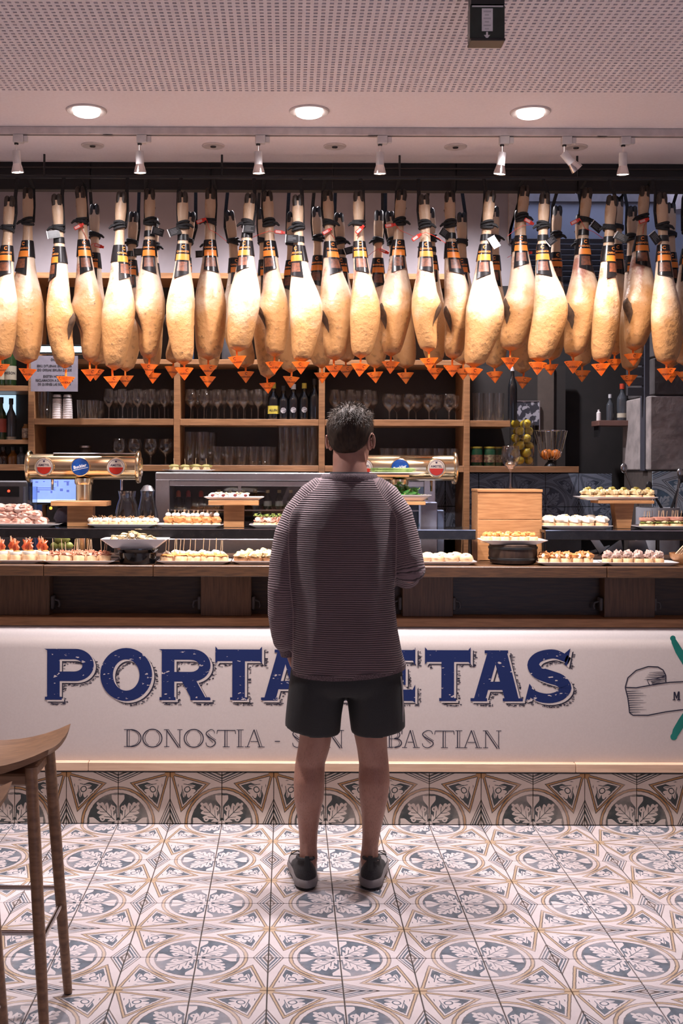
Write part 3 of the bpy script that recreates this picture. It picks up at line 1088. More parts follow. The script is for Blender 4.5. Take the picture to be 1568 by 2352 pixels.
def make_ham(k, Y, hoofx, top, cx, bottom, cone, wid, notch, label, group, tags, rail_z, seed, rail_y):
    """hoofx, top, cx, bottom, cone (x, y of the rim), wid: px in the photograph at depth Y"""
    rr = random.Random(seed)
    sc = Y / F
    x0, z0 = X(hoofx, Y), Z(top, Y)
    L = (bottom - top) * sc
    fz = L / LH
    ws = wid * sc / 2 / .0775
    dxb = (cone[0] - hoofx) * sc
    dxm = (cx - hoofx) * sc - dxb * .72
    t = thing('cured_ham', label, 'ham', (x0, Y, z0), group=group)
    ctr = lambda s: dxb * s + dxm * math.exp(-((s - .70) / .24) ** 2)
    yoff = lambda s: -.012 * math.exp(-((s - .72) / .2) ** 2)
    ph = [rr.uniform(0, 6.28) for _ in range(5)]
    na = {'l': PI, 'r': 0}.get(notch, 0)
    dep = rr.uniform(.80, .92)

    def surf(s, a, extra=0.0):
        r = ham_r(s, ws) + extra
        lump = 1 + .08 * math.sin(2 * a + ph[0] + 5 * s) + .045 * math.sin(3 * a + ph[1] - 9 * s) + .035 * math.sin(14 * s + ph[2])
        if s > .3:
            r *= 1 + (lump - 1) * min(1, (s - .3) / .2)
        if notch and s > .5:
            da = math.cos(a - na - (.5 if notch == 'l' else -.5))
            r += .020 * math.exp(-((s - .71) / .055) ** 2) * max(0, da) ** 4
            r -= .018 * math.exp(-((s - .84) / .06) ** 2) * max(0, da) ** 3
        return Vector((ctr(s) + r * math.cos(a), yoff(s) + r * dep * math.sin(a), -s * L))
    ss = [.040, .055, .075, .10, .12, .14, .16, .18, .21, .24, .27, .30, .34, .38, .42, .46, .50, .54, .58, .62, .66, .69, .72, .75, .78, .81, .84, .87, .90, .925, .945, .96, .975, .988, .997, 1.0]
    n = 22
    mb = B().loft([[surf(s, 2 * PI * j / n) for j in range(n)] for s in ss])
    meat = mb.build('meat', M_HAM, t)
    if notch:                                 # dark dried hollow beside the hip bone
        hb_ = B()
        sa = na + (.55 if notch == 'l' else -.55)
        a_mid = sa if notch == 'l' else sa
        c = surf(.80, a_mid)
        rows = []
        for i in range(9):
            s = .69 + .15 * i / 8
            wd_ = .05 + .42 * math.sin(PI * i / 8) ** .8
            jit = rr.uniform(-.04, .04)
            rows.append([surf(s, a_mid + jit + wd_ * (j / 6 - .5) * 1.5, .0016) for j in range(7)])
        hb_.loft(rows, caps=(False, False), closed=False)
        hb_.build('hollow', M_HOLLOW, t)
    # hoof: two toes and two dew claws
    hf = B()
    for sx in (-1, 1):
        hf.tube([(sx * .0085 + ctr(.06), 0, -.070 * L), (sx * .0100, .0, -.035 * L), (sx * .0100, -.002, -.008), (sx * .0095, -.002, -.001)],
                [(.0142, .020), (.0145, .019), (.0115, .015), (.005, .007)], 10)
        hf.tube([(sx * .014 + ctr(.12), .012, -.125 * L), (sx * .021, .018, -.105 * L)], [.008, .004], 6)
    hf.build('hoof', M_HOOF, t)
    # cord round the shank, its tail and the strap up to the rail
    cb = B()
    zc, xc = -.195 * L, ctr(.195)
    for k2 in range(3):
        pts = [(xc + .0245 * math.cos(a), .0255 * math.sin(a), zc + (k2 - 1) * .010 + .006 * math.sin(a + k2 + ph[3])) for a in [2 * PI * q / 12 for q in range(13)]]
        cb.tube(pts, .0065, 6)
    sx = rr.choice((-1, 1))
    cb.tube([(xc + sx * .02, -.012, zc), (xc + sx * .036, -.014, zc - .004), (xc + sx * .048, -.01, zc - .014)], [.009, .007, .004], 6)
    cb.build('cord', M_ROPE, t)
    sb = B()
    side = -sx * .020
    rz = rail_z - z0
    sb.tube([(xc + side, .016, zc), (side * 1.1, .022, zc * .5), (side, .02, 0), (side * .7, rail_y - Y, rz)], [(.0085, .004)] * 4, 6)
    sb.build('strap', M_ROPE, t)
    # brand band with panel and flap
    a0 = rr.uniform(-.35, .35) - PI / 2
    if tags.get('turn') is not None:
        a0 = tags['turn'] - PI / 2
    s0, s1 = .305, .400
    bb = B()
    bb.loft([[surf(s, 2 * PI * j / 20, .0035) for j in range(20)] for s in (s0, s0 + .03, s0 + .06, s1)], caps=(False, False))
    bd = bb.build('brand_band', M_BAND, t)

    def patch(sa, sb_, half, extra, name, mt, slant=0, rows=4):
        pb = B()
        rws = []
        for i in range(rows):
            rws.append([surf(sa + (sb_ - sa) * i / (rows - 1) + slant * (j / 6 - .5) * (i / (rows - 1)), a0 + half * (j / 3 - 1), extra) for j in range(7)])
        pb.loft(rws, caps=(False, False), closed=False)
        return pb.build(name, mt, bd)
    hf_ = min(.95, .030 / (ham_r(.42, ws)))
    patch(.366, .402, hf_, .0055, 'orange_panel', M_ORANGE)
    patch(.401, .492, hf_ * .86, .0060, 'flap', M_BAND, rr.choice((-.03, .03, .02)))
    patch(.412, .466, hf_ * .60, .0068, 'brown_panel', M_BROWN)
    tb_ = B()
    rad = lambda h: ham_r(-h / L, ws)
    for s_, st_, size in ((.334, 'C', .021), (.356, 'CARRASCO', .0115)):
        vs, fs = text_pts(st_, size, .045)
        out = []
        for px_, py_ in vs:
            s = s_ - py_ / L
            out.append(surf(s, a0 + px_ / (ham_r(s, ws) + .004), .0048))
        tb_.add(out, fs)
    tb_.build('lettering', M_OPRINT, bd)
    # tags
    if 'tag' in tags:
        ang, dx, zz = tags['tag']
        g = B()
        g.M = Matrix.Translation((ctr(.26) + dx, -.030, -zz * L)) @ Matrix.Rotation(math.radians(ang), 4, 'Y') @ Matrix.Rotation(rr.uniform(-.5, .5), 4, 'Z')
        g.box(-.028, .028, -.001, .001, -.017, .017)
        to = g.build('paper_tag', M_TAG, t)
        g2 = B()
        g2.M = g.M
        g2.box(-.029, -.026, -.0016, .0016, -.018, .018, 0)
        g2.build('white_edge', M_TAGW, to)
        g3 = B()
        g3.M = g.M
        for q in range(4):
            g3.box(-.018, rr.uniform(.004, .022), -.0014, -.001, .010 - q * .006, .0115 - q * .006)
        g3.build('print_lines', M_TAGG, to)['kind'] = 'stuff'
        g4 = B().loft([[surf(s, 2 * PI * j / 14, .003) for j in range(14)] for s in (.25, .285)], caps=(False, False))
        g4.build('tag_band', M_TAG, t)
    if 'seal' in tags:
        ang, dx, zz = tags['seal']
        g = B()
        g.M = Matrix.Translation((ctr(.26) + dx, -.036, -zz * L)) @ Matrix.Rotation(math.radians(ang), 4, 'Y')
        g.box(-.026, .012, -.003, .003, -.0085, .0085, 0, .002).box(.012, .022, -.003, .003, -.006, .006, 0, .001)
        so = g.build('red_seal', M_RED, t)
        g2 = B()
        g2.M = g.M
        g2.box(-.022, .002, -.0036, -.0030, -.0055, .0055)
        g2.build('pale_print', M_PINK, so)
        e_ = g.M @ Vector((.022, 0, 0))
        s2 = B().tube([e_, (ctr(.25), -.027, -.25 * L), (ctr(.27) - dx * .9, -.026, -.27 * L), (ctr(.3) - dx * 2.2, -.02, -(.27 + rr.uniform(0, .06)) * L)], .0011, 5)
        s2.build('seal_thread', M_RED, so)
    # drip cone pinned in the tip
    cxw, czw = (cone[0] - hoofx) * sc, Z(cone[1], Y) - z0
    co = link('drip_cone', CONE_ME, t, (cxw, -.004, czw - CH), (rr.uniform(-.05, .05), rr.uniform(-.10, .10), rr.uniform(-1, 1)))
    if bottom + 15 < cone[1]:
        pass
    link('lettering', CONETXT_ME, co)
    return t


# front row: hoof x, top y, body x, bottom y, cone (x, rim y), width, notch
FRONT = [
    (20, 452, 5, 830, (2, 840), 76, '', {}),
    (62, 432, 57, 838, (62, 850), 80, '', {'turn': -.5}),
    (128, 447, 137, 848, (150, 868), 66, 'r', {'tag': (-12, -.018, .24), 'turn': -.9}),
    (182, 430, 204, 834, (207, 851), 66, 'l', {'seal': (-28, -.01, .235), 'turn': .15}),
    (277, 440, 272, 852, (260, 866), 76, '', {'turn': .8}),
    (342, 434, 342, 826, (340, 838), 67, 'l', {'tag': (14, .04, .26), 'turn': .0}),
    (417, 440, 414, 840, (423, 847), 62, '', {'tag': (-22, -.035, .24), 'turn': .1}),
    (481, 432, 483, 828, (477, 841), 80, '', {'seal': (-22, -.035, .2), 'turn': .1}),
    (572, 443, 560, 808, (546, 820), 80, '', {'tag': (8, .01, .235), 'turn': -.35}),
    (612, 438, 630, 820, (629, 833), 66, 'l', {'seal': (8, .05, .26), 'turn': -.3}),
    (681, 447, 700, 833, (690, 832), 74, '', {'tag': (4, -.03, .27), 'turn': -.6}),
    (750, 436, 771, 828, (767, 840), 74, 'l', {'seal': (-30, -.01, .25), 'turn': .35}),
    (821, 437, 838, 823, (824, 837), 66, '', {'seal': (-45, .004, .24), 'turn': .0}),
    (920, 434, 908, 818, (895, 831), 76, 'l', {'seal': (-10, -.04, .225), 'turn': .05}),
    (971, 445, 973, 808, (985, 822), 64, 'r', {'seal': (-35, -.04, .28), 'turn': .0}),
    (1030, 438, 1050, 825, (1037, 838), 62, 'l', {'tag': (30, -.03, .26), 'turn': .2}),
    (1124, 436, 1110, 843, (1084, 846), 80, '', {'tag': (60, .03, .3), 'turn': -.25}),
    (1203, 424, 1194, 805, (1169, 821), 84, 'l', {'seal': (30, .03, .23), 'turn': -.1}),
    (1248, 441, 1260, 830, (1232, 832), 76, '', {'tag': (-40, .03, .29), 'turn': -.3}),
    (1346, 428, 1334, 818, (1314, 829), 77, 'l', {'seal': (-28, -.045, .21), 'tag': (35, .05, .24), 'turn': .15}),
    (1402, 445, 1388, 832, (1379, 834), 60, '', {'tag': (32, .045, .26), 'turn': .5}),
    (1478, 424, 1467, 803, (1453, 811), 76, 'l', {'seal': (-20, .0, .22), 'turn': -.1}),
    (1517, 440, 1527, 835, (1529, 844), 70, '', {'tag': (50, -.045, .27), 'turn': -.2}),
    (1580, 450, 1572, 838, (1572, 852), 70, '', {}),
]
LOOK = {'': 'smooth-bellied', 'l': 'ham with a bony hollow on its left side', 'r': 'ham with a bony hollow on its right side'}
YF, YB = 5.10, 5.60
RAILF, RAILB = 2.862, 2.93
for k, (hx, tp, cx, bt_, cone, wd, notch, tags) in enumerate(FRONT):
    kind = 'broad' if wd > 75 else ('slim' if wd < 68 else 'medium')
    extra = 'hollow left flank' if notch == 'l' else ('hollow right flank' if notch == 'r' else 'smooth belly')
    make_ham(k, YF + (.07 if k % 2 else -.07), hx, tp, cx, bt_, cone, wd, notch,
             f'{kind} cured ham with {extra}, {ORD[k]} from the left in the front row', 'cured hams hanging in the front row', tags, RAILF, 100 + k, YF + .02)
BACK = [(-32, 480, (-25, 852)), (215, 470, (219, 851)), (305, 487, (288, 865)), (352, 500, (350, 858)), (437, 487, (395, 845)), (480, 492, (476, 866)), (525, 484, (564, 855)),
        (600, 478, (615, 880)), (668, 486, (666, 866)), (725, 474, (739, 856)), (776, 488, (795, 842)), (868, 482, (862, 855)), (893, 484, (931, 856)),
        (985, 476, (998, 846)), (1058, 486, (1062, 846)), (1133, 472, (1136, 854)), (1190, 480, (1198, 866)), (1278, 470, (1264, 836)), (1330, 490, (1335, 850)),
        (1418, 448, (1410, 824)), (1450, 470, (1443, 860)), (1538, 462, (1540, 852)), (1600, 466, (1605, 858))]
for k, (hx, tp, cone) in enumerate(BACK):
    make_ham(k, YB + (.07 if k % 2 else -.07), hx, tp, (hx + cone[0]) / 2 + R.uniform(-4, 4), cone[1] - 10, cone, R.choice((58, 62, 66)), R.choice(('', '', 'l', 'r')),
             f'shadowed cured ham behind, {ORD[k]} from the left in the back row', 'cured hams hanging in the back row',
             R.choice(({}, {}, {'tag': (R.uniform(-40, 40), R.choice((-.04, .04)), .26)}, {'seal': (R.uniform(-30, 30), .03, .27)})), RAILB, 300 + k, YB + .02)
for y, z, nm in ((YF + .02, RAILF, 'front'), (YB + .02, RAILB, 'rear')):
    t = thing('hanging_rail', f'black steel {nm} rail from which the {nm} row of hams hangs', 'rail', (0, y, z))
    B().tube([(-2.5, 0, 0), (2.9, 0, 0)], .009, 8).build('rod', M_BLACK, t)
    for xx in (-1.9, -1.1, -.3, .5, 1.3, 2.1):
        zt = (CZ - z) if nm == 'front' else 3.25 - z
        B().tube([(xx, 0, 0), (xx, 0, zt)], .005, 6).build('hanger', M_BLACK, t)
# ------------------------------------------------------------------ back bar
M_WALLUP = mat('pale_lilac_wall', (.30, .27, .285), .8, 0, (.26, .235, .25), 5)
M_WALLBLUE = mat('blue_grey_wall', (.34, .37, .45), .7, 0, (.30, .33, .41), 5)
M_WALLDK = mat('dark_brown_wall', (.016, .013, .013), .8, 0, (.012, .010, .010), 9)
WB = 6.72
zsplit = Z(655, WB)
struct(B().box(-2.6, X(1172, WB), WB, WB + .12, zsplit, 3.3).build('wall_back', M_WALLUP))
struct(B().box(-2.6, 3.2, WB, WB + .12, -.06, zsplit).build('wall_back', M_WALLDK))
struct(B().box(-2.6, 3.2, 4.97, 6.72, -.06, -.001).build('floor', M_GROUT))
# on the right the wall is cut away on a slope and a bluish side room shows
sl = B().prism([(X(1172, WB), 3.3), (X(1185, WB), Z(436, WB)), (X(1143, WB), Z(520, WB)), (X(1172, WB), Z(640, WB))][::-1], WB - .02, WB + .12)
struct(B().box(X(1172, WB), 3.2, WB + .6, WB + .7, zsplit, 3.3).build('wall_back', M_WALLBLUE))
struct(B().box(X(1172, WB), 3.2, WB + .1, WB + .6, zsplit - .02, zsplit).build('trim_2', M_WALLDK))
struct(B().prism([(X(1172, WB) - .02, 3.3), (X(1202, WB), 3.3), (X(1160, WB), Z(545, WB)), (X(1172, WB) - .02, Z(560, WB))], WB - .03, WB + .1).build('trim_3', mat('beige_beam', (.42, .36, .33), .7)))
struct(B().box(X(1175, WB), 3.2, WB + .56, WB + .6, Z(455, WB + .5), Z(430, WB + .5)).build('trim_4', mat('grey_cornice', (.23, .21, .22), .7)))

# louvred grille
t = thing('louvre_grille', 'grey louvred ventilation grille high on the back wall at right', 'grille', (X(1310, 7.2), 7.24, Z(640, 7.2)))
gw, gh = 150 * 7.2 / F, 100 * 7.2 / F
B().box(-gw, gw, .03, .06, 0, gh).build('back_plate', mat('grille_dark', (.05, .05, .06), .6), t)
M_GR = mat('grey_slat', (.20, .20, .22), .45)
for k in range(8):
    z = gh * (k + .5) / 8
    b_ = B()
    b_.M = Matrix.Translation((0, .012, z)) @ Matrix.Rotation(math.radians(-35), 4, 'X')
    b_.box(-gw + .01, gw - .01, -.016, .016, -.002, .002)
    b_.build('slat', M_GR, t)
B().box(-gw - .01, -gw + .01, 0, .06, 0, gh).box(gw - .01, gw + .01, 0, .06, 0, gh).build('grille_frame', M_GR, t)
t = thing('recessed_lamp', 'small glowing round lamp at far right behind the hams', 'ceiling lamp', P(1562, 480, 7.2))
B().lathe([(.0, -.008), (.052, -.006), (.055, 0), (0, 0)], 20, sq=1).build('diffuser', mat('far_lamp', (1, 1, .95), .4, emit=(1, .97, .9), estr=3), t)
B().lathe([(.055, -.01), (.085, -.008), (.088, .3), (.055, .3)], 20).build('trim_ring', M_TRIMRING, t)

# open shelving: dividers, shelves and a dark back
SH0, SH1 = 6.30, 6.62
sh = thing('bar_shelving', 'tall walnut shelving with open bays behind the bar', 'shelving', (0, 0, 0))
DIV = [71, 405.5, 738.5, 1071.5]
zt = Z(640, SH0)
for c in [-262] + DIV:
    B().box(X(c, SH0) - .0165, X(c, SH0) + .0165, SH0, SH1, .956, zt, 0, .001).build('divider', M_SHELFWOOD, sh)
bays = [(-262, 71), (71, 405.5), (405.5, 738.5), (738.5, 1071.5)]
SHZ = {'high': (Z(826, SH0), Z(837, SH0)), 'upper': (Z(963, SH0), Z(977, SH0)), 'lower': (Z(1069, SH0), Z(1083, SH0))}
for nm, (za, zb) in SHZ.items():
    for k, (a, c) in enumerate(bays):
        if k == 0:
            off = {'high': -60, 'upper': -48, 'lower': 0}[nm]
            z1, z0 = za - off * SH0 / F * 1, zb - off * SH0 / F * 1
            if nm == 'high':
                z1, z0 = Z(888, SH0), Z(900, SH0)
            if nm == 'upper':
                z1, z0 = Z(1012, SH0), Z(1022, SH0)
        else:
            z1, z0 = za, zb
        B().box(X(a, SH0) + .017, X(c, SH0) - .017, SH0 + .002, SH1, z0, z1, 0, .001).build('shelf', M_SHELFWOOD, sh)
B().box(X(-262, SH0), X(1071, SH0), SH1, SH1 + .03, .956, zt).build('back_panel', mat('shelf_back', (.022, .017, .016), .6), sh)
B().box(X(-262, SH0), X(1071, SH0), SH0, SH1 + .03, zt, zt + .03).build('top_panel', M_SHELFWOOD, sh)
# right-hand return of shelving
sr = thing('corner_shelf', 'dark corner shelves with jars and fruit at right of the shelving', 'shelving', (0, 0, 0))
for (p0, p1, yt, yb, nm) in ((1079, 1172, 964, 978, 'shelf'), (1079, 1330, 1069, 1083, 'shelf')):
    B().box(X(p0, SH0), X(p1, SH0), SH0 + .01, SH1, Z(yb, SH0), Z(yt, SH0), 0, .001).build(nm, M_SHELFWOOD, sr)
B().box(X(1079, SH0), X(1330, SH0), SH1, SH1 + .02, Z(1090, SH0), Z(826, SH0)).build('back_panel', mat('corner_back', (.018, .014, .013), .7), sr)
B().box(X(1262, SH0), X(1300, SH0), SH1 - .02, SH1, Z(1069, SH0), Z(826, SH0)).build('post', mat('dim_post', (.075, .055, .045), .7), sr)
sw = thing('wall_shelf', 'short reddish wooden wall shelf holding small bottles', 'shelf', P(1414, 976, 6.5))
B().box(-.115, .115, -.06, .10, 0, .03, 0, .002).build('board', mat('red_wood', (.15, .075, .06), .5), sw)
B().box(-.10, -.09, .0, .1, -.06, 0).box(.09, .10, .0, .1, -.06, 0).build('bracket', M_BLACK, sw)

# back counter and blue tiles
ct = thing('back_counter', 'dark back counter with steel top behind the bar', 'counter', (0, 0, 0))
B().box(-2.4, X(1488, 6.05), 5.98, 6.7, .0, .93).build('cabinet', M_WALLDK, ct)
B().box(-2.4, X(1488, 6.05), 5.96, 6.7, .93, .955, 0, .003).build('top', M_STEEL, ct)
tb_me = tile_mesh('tile', M_TILEB, .226, .004)
wt = struct(B().box(X(357, 6.3), X(1335, SH1), SH1 + .0, SH1 + .035, .955, Z(1085, SH1)).build('wall_tiled', mat('tile_bed', (.05, .05, .055), .8)))
x0 = X(1252, SH1)
for i in range(-12, 2):
    for j in range(2):
        x = x0 + (i + .5) * T * .86
        if x < X(745, SH1) and i % 1 == 0 and x > X(370, SH1):
            continue
        o = link('tile', tb_me, wt, (x, SH1 - .004, Z(1085, SH1) - (j + .5) * T * .86), None)
        o.rotation_euler = (PI / 2, -[[0, 1], [3, 2]][j % 2][i % 2] * PI / 2, 0)
        o.scale = (.86, .86, 1)

# stone pillar over a tiled foot
py = 6.05
pil = struct(link('wall_right', None))
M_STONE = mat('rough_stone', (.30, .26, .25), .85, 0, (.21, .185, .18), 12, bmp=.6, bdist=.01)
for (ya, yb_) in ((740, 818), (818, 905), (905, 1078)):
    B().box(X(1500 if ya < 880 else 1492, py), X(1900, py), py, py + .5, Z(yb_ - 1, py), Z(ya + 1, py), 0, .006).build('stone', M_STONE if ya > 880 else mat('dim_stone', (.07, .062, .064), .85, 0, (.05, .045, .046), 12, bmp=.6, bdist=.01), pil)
B().box(X(1497, py), X(1900, py), py + .004, py + .5, .955, Z(1079, py)).build('tile_bed', M_GROUT, pil)
tl = tile_mesh('tile', tile_material('pale_blue_tile', (.40, .46, .52), (.09, .10, .12), (.32, .36, .40), (.10, .17, .25), .3), .226, .004)
for i in range(3):
    link('tile', tl, pil, (X(1497, py) + (i + .5) * T, py, Z(1079, py) - .113), (PI / 2, 0, 0))
B().box(X(1480, 6.12), X(1500, 6.12), 6.12, 6.2, Z(1078, 6.1), Z(640, 6.1)).build('shutter_edge', mat('dark_shutter', (.05, .05, .065), .5), pil)
for k in range(12):
    z = Z(905, 6.1) + k * .055
    B().box(X(1440, 6.14), X(1481, 6.14), 6.14, 6.16, z, z + .045, 0, .002).build('slat', mat('dark_slat', (.035, .035, .042), .5), pil)

# ------------------------------------------------------------------ glassware
def lathe_obj(name, prof, mt, label, cat, loc, group=None, n=16, parts=()):
    o = tag(B().lathe(prof, n, caps=(True, False)).build(name, mt, None, loc), label, cat, group)
    return o


def shell(prof, th=.0012):
    return prof


WINE = [(.0, .0), (.031, .0005), (.031, .002), (.006, .005), (.0035, .012), (.0035, .062), (.008, .070), (.024, .085), (.034, .105), (.035, .122), (.031, .145), (.027, .168)]
WINEUP = [(.027, 0), (.031, .023), (.035, .046), (.034, .063), (.024, .083), (.008, .098), (.0035, .106), (.0035, .156), (.006, .163), (.031, .166), (.031, .168), (0, .1685)]
TUMB = [(.0, .004), (.026, .0), (.028, .003), (.033, .105)]
TALL = [(.0, .004), (.025, .0), (.027, .003), (.033, .155)]
HIB = [(.0, .006), (.029, .0), (.031, .004), (.036, .098)]
COPA = [(.0, 0), (.032, .0005), (.032, .002), (.005, .005), (.004, .045), (.012, .055), (.036, .075), (.044, .10), (.041, .125), (.035, .145)]
GM = {k: B().lathe(p, 16, caps=(True, False)).mesh(k, M_GLASS) for k, p in dict(wine_glass=WINE, inverted_glass=WINEUP, tumbler=TUMB, tall_glass=TALL, beer_glass=HIB, goblet=COPA).items()}


def row(kind, p0, p1, n, shelf_y, label, group, rows=2, Y0=SH0 + .06, dy=.09, cat='glass', gap=None):
    for r_ in range(rows):
        for k in range(n):
            px = p0 + (p1 - p0) * (k + .5) / n + (r_ % 2) * (p1 - p0) / n * .45 + R.uniform(-1.5, 1.5)
            if px > p1 + 2:
                continue
            Y = Y0 + r_ * dy
            o = link(kind, GM[kind], None, (X(px, SH0), Y, shelf_y + .0008))
            o.rotation_euler = (0, 0, R.uniform(0, 6))
            sc = R.uniform(.97, 1.03)
            tag(o, label, cat, group)


zu, zl = SHZ['upper'][0], SHZ['lower'][0]
row('wine_glass', 230, 392, 5, zu, 'clear wine glass standing in the crowded upper left bay of the shelving', 'wine glasses in the upper left bay', 3)
row('tumbler', 172, 222, 2, zu, 'clear tumbler beside the white paper cup towers on the upper shelf', 'tumblers beside the paper cups', 2)
row('tall_glass', 82, 112, 2, zu, 'clear tall glass left of the white paper cup towers', 'tall glasses left of the paper cups', 1)
row('wine_glass', 420, 606, 6, zu, 'clear wine glass standing in the crowded upper middle bay of the shelving', 'wine glasses in the upper middle bay', 3)
row('goblet', 872, 1056, 4, zu, 'clear stemmed goblet on the upper shelf right of the man', 'goblets on the upper shelf right of the man', 2)
row('wine_glass', 752, 862, 3, zu, 'clear wine glass on the upper shelf directly behind the head of the man', 'wine glasses behind the head of the man', 2)
row('goblet', 252, 396, 4, zl, 'clear stemmed goblet on the lower shelf above the left beer tap', 'goblets above the left beer tap', 1)
row('tall_glass', 416, 482, 2, zl, 'clear tall glass stacked at the left of the lower middle bay', 'tall glasses at the left of the lower middle bay', 2)
row('tumbler', 482, 626, 5, zl, 'clear tumbler in the lower middle bay of the shelving', 'tumblers in the lower middle bay', 2)
row('tall_glass', 636, 730, 3, zl, 'clear tall ridged glass tower at the right of the lower middle bay', 'tall glasses at the right of the lower middle bay', 2)
for o_ in [o for o in COL.objects if o.get('group') in ('tall glasses at the right of the lower middle bay', 'tall glasses at the left of the lower middle bay')]:
    o_.scale = (1.15, 1.15, 1.42 if 'right' in o_['group'] else 1.2)
row('beer_glass', 868, 1056, 6, zl, 'clear beer glass on the lower shelf above the right beer tap', 'beer glasses above the right beer tap', 2)
row('tall_glass', 1090, 1160, 3, Z(964, SH0), 'clear tall glass on the dark corner shelf right of the shelving', 'tall glasses on the corner shelf', 1)

# paper cup towers
for k, px in enumerate((125, 149)):
    t = thing('paper_cup_tower', f'tower of nested white paper cups on the upper shelf, {("left", "right")[k]} one of two', 'paper cups', (X(px, SH0), SH0 + .07, zu + .001), group='paper cup towers')
    pr = []
    for q in range(9):
        z = q * .0125
        if q == 0:
            B().lathe([(.0, .0), (.029, .0), (.025, .062), (.0, .062)], 16).build('cup', M_WHITEPLASTIC, t)
        B().lathe([(.0285 - q * .0004, z), (.0298 - q * .0004, z + .002), (.0275 - q * .0004, z + .0135)], 16, caps=(False, False)).build('cup', M_WHITEPLASTIC, t) if q else None
    B().lathe([(.0245, .12), (.021, .135), (.0, .135)], 16).build('cup', M_WHITEPLASTIC, t)

# bottles
def bottle(px, pbase, Y, h, r, col, label, lab=None, labcol=None, cap=None, name='bottle', txt=None, labz=(.18, .5), n=14, zbase=None, group=None):
    z = Z(pbase, Y) if zbase is None else zbase
    m = mat('bottle_' + col, dict(green=(.015, .035, .012), brown=(.03, .014, .006), dark=(.008, .009, .011), clear=(.055, .06, .07), amber=(.16, .06, .01), blue=(.03, .07, .14), red=(.2, .02, .02), white=(.6, .58, .58))[col], .1, spec=.6)
    t = thing(name, label, 'bottle', (X(px, Y), Y, z), group=group)
    B().lathe([(0, .0), (r * .95, 0), (r, h * .03), (r, h * .55), (r * .9, h * .63), (r * .42, h * .75), (r * .36, h * .8), (r * .36, h * .96), (r * .42, h * .965), (r * .42, h), (0, h)], n).build('glass_body', m, t)
    if lab:
        lm = mat('label_' + lab, labcol, .5)
        lo = B().lathe([(r * 1.015, h * labz[0]), (r * 1.015, h * labz[1])], n, caps=(False, False)).build('label', lm, t)
        if txt:
            tb_ = B()
            wrap_text(tb_, txt, h * (labz[0] + labz[1]) / 2 - .008, min(.02, r * .55), lambda q: r * 1.015, 0, .02)
            tb_.build('lettering', mat('label_print', (.03, .025, .03), .5), lo)
    if cap:
        B().lathe([(r * .40, h * .86), (r * .46, h * .86), (r * .46, h * 1.005), (0, h * 1.005)], n).build('cap', mat('cap_' + cap, dict(yellow=(.45, .36, .05), gold=(.5, .4, .2), red=(.5, .06, .03), silver=(.5, .5, .52), black=(.012, .012, .014))[cap], .35), t)
    return t


bottle(627, 0, SH0 + .08, .205, .031, 'dark', 'dark bottle with yellow neck and slanted yellow label on the upper shelf', 'yellow', (.50, .42, .06), 'yellow', txt='ALLEN', labz=(.16, .38), zbase=zu)
for k, (px, h, cp, lb) in enumerate(((650, .19, 'black', 'first dark beer bottle with white round label right of the yellow one'), (673, .2, 'silver', 'dark bottle with red and white label between two beer bottles'), (698, .205, 'yellow', 'dark beer bottle with yellow cap and white shield label'))):
    t = bottle(px, 0, SH0 + .08, h, .03, 'dark', lb, None, None, cp, zbase=zu)
    ld = B().lathe([(0, 0), (.016, 0), (.016, .002), (0, .002)], 14)
    lo = link('label', ld.mesh('label', mat('shield_label', (.42, .41, .42), .5, 0, (.10, .09, .10), 120)), t, (0, -.031, h * .27), (PI / 2, 0, 0))
bottle(722, 0, SH0 + .08, .23, .033, 'dark', 'tall dark bottle at the right end of the upper middle bay', None, None, 'black', zbase=zu)
# top shelf bottles between and under the hams
for k, (px, c, cp) in enumerate(((22, 'green', 'gold'), (2, 'green', 'black'))):
    bottle(px, 888, SH0 + .1, .26, .037, c, f'green spirit bottle with cream label on the top left shelf, {("right", "left")[k]} one', 'cream', (.34, .30, .22), cp, txt='JAMESON' if k == 0 else None, labz=(.12, .42))
for k, (px, c, r) in enumerate(((432, 'blue', .03), (520, 'clear', .03), (668, 'dark', .034), (760, 'dark', .033), (862, 'dark', .034))):
    bottle(px, 826, SH0 + .1, .26, r, c, f'spirit bottle standing on the high shelf behind the hams, {ORD[k]} from the left', None, None, 'silver', group='bottles on the high shelf')
# left bay bottles before the bright panel
lz = Z(1012, SH0)
bottle(25, 0, SH0 + .12, .235, .028, 'clear', 'clear spirit bottle with black cap before the bright panel at far left', 'pale', (.42, .38, .30), 'black', labz=(.0, .08), zbase=lz)
bottle(2, 0, SH0 + .1, .24, .03, 'green', 'dark green bottle with red label at the far left edge', 'rust', (.3, .06, .04), 'black', zbase=lz)
t = thing('label_jar', 'short amber bottle with cream printed label at far left', 'bottle', (X(53, SH0), SH0 + .09, lz))
B().lathe([(0, 0), (.027, 0), (.028, .004), (.028, .07), (.02, .08), (.02, .09), (0, .09)], 14).build('glass_body', mat('bottle_amber', (.16, .06, .01), .1), t)
B().lathe([(.0284, .012), (.0284, .066)], 14, caps=(False, False)).build('label', mat('printed_cream', (.36, .28, .20), .5, 0, (.14, .09, .07), 90), t)
for k, px in enumerate((8, 30, 50)):
    t = bottle(px, 1082, SH0 + .1, .13, .033, ('brown', 'amber', 'clear')[k], f'squat dark jar on the lower left shelf, {ORD[k]} from the left', None, None, 'black', name='jar')
t = thing('light_box', 'bright pale blue back-lit panel at far left behind bottles', 'light panel', (X(14, SH1), SH1 - .02, Z(956, SH1)))
lw = 46 * SH1 / F / 2
M_LB = mat('lit_blue_panel', (.5, .65, .75), .5, emit=(.50, .72, .90), estr=1.0)
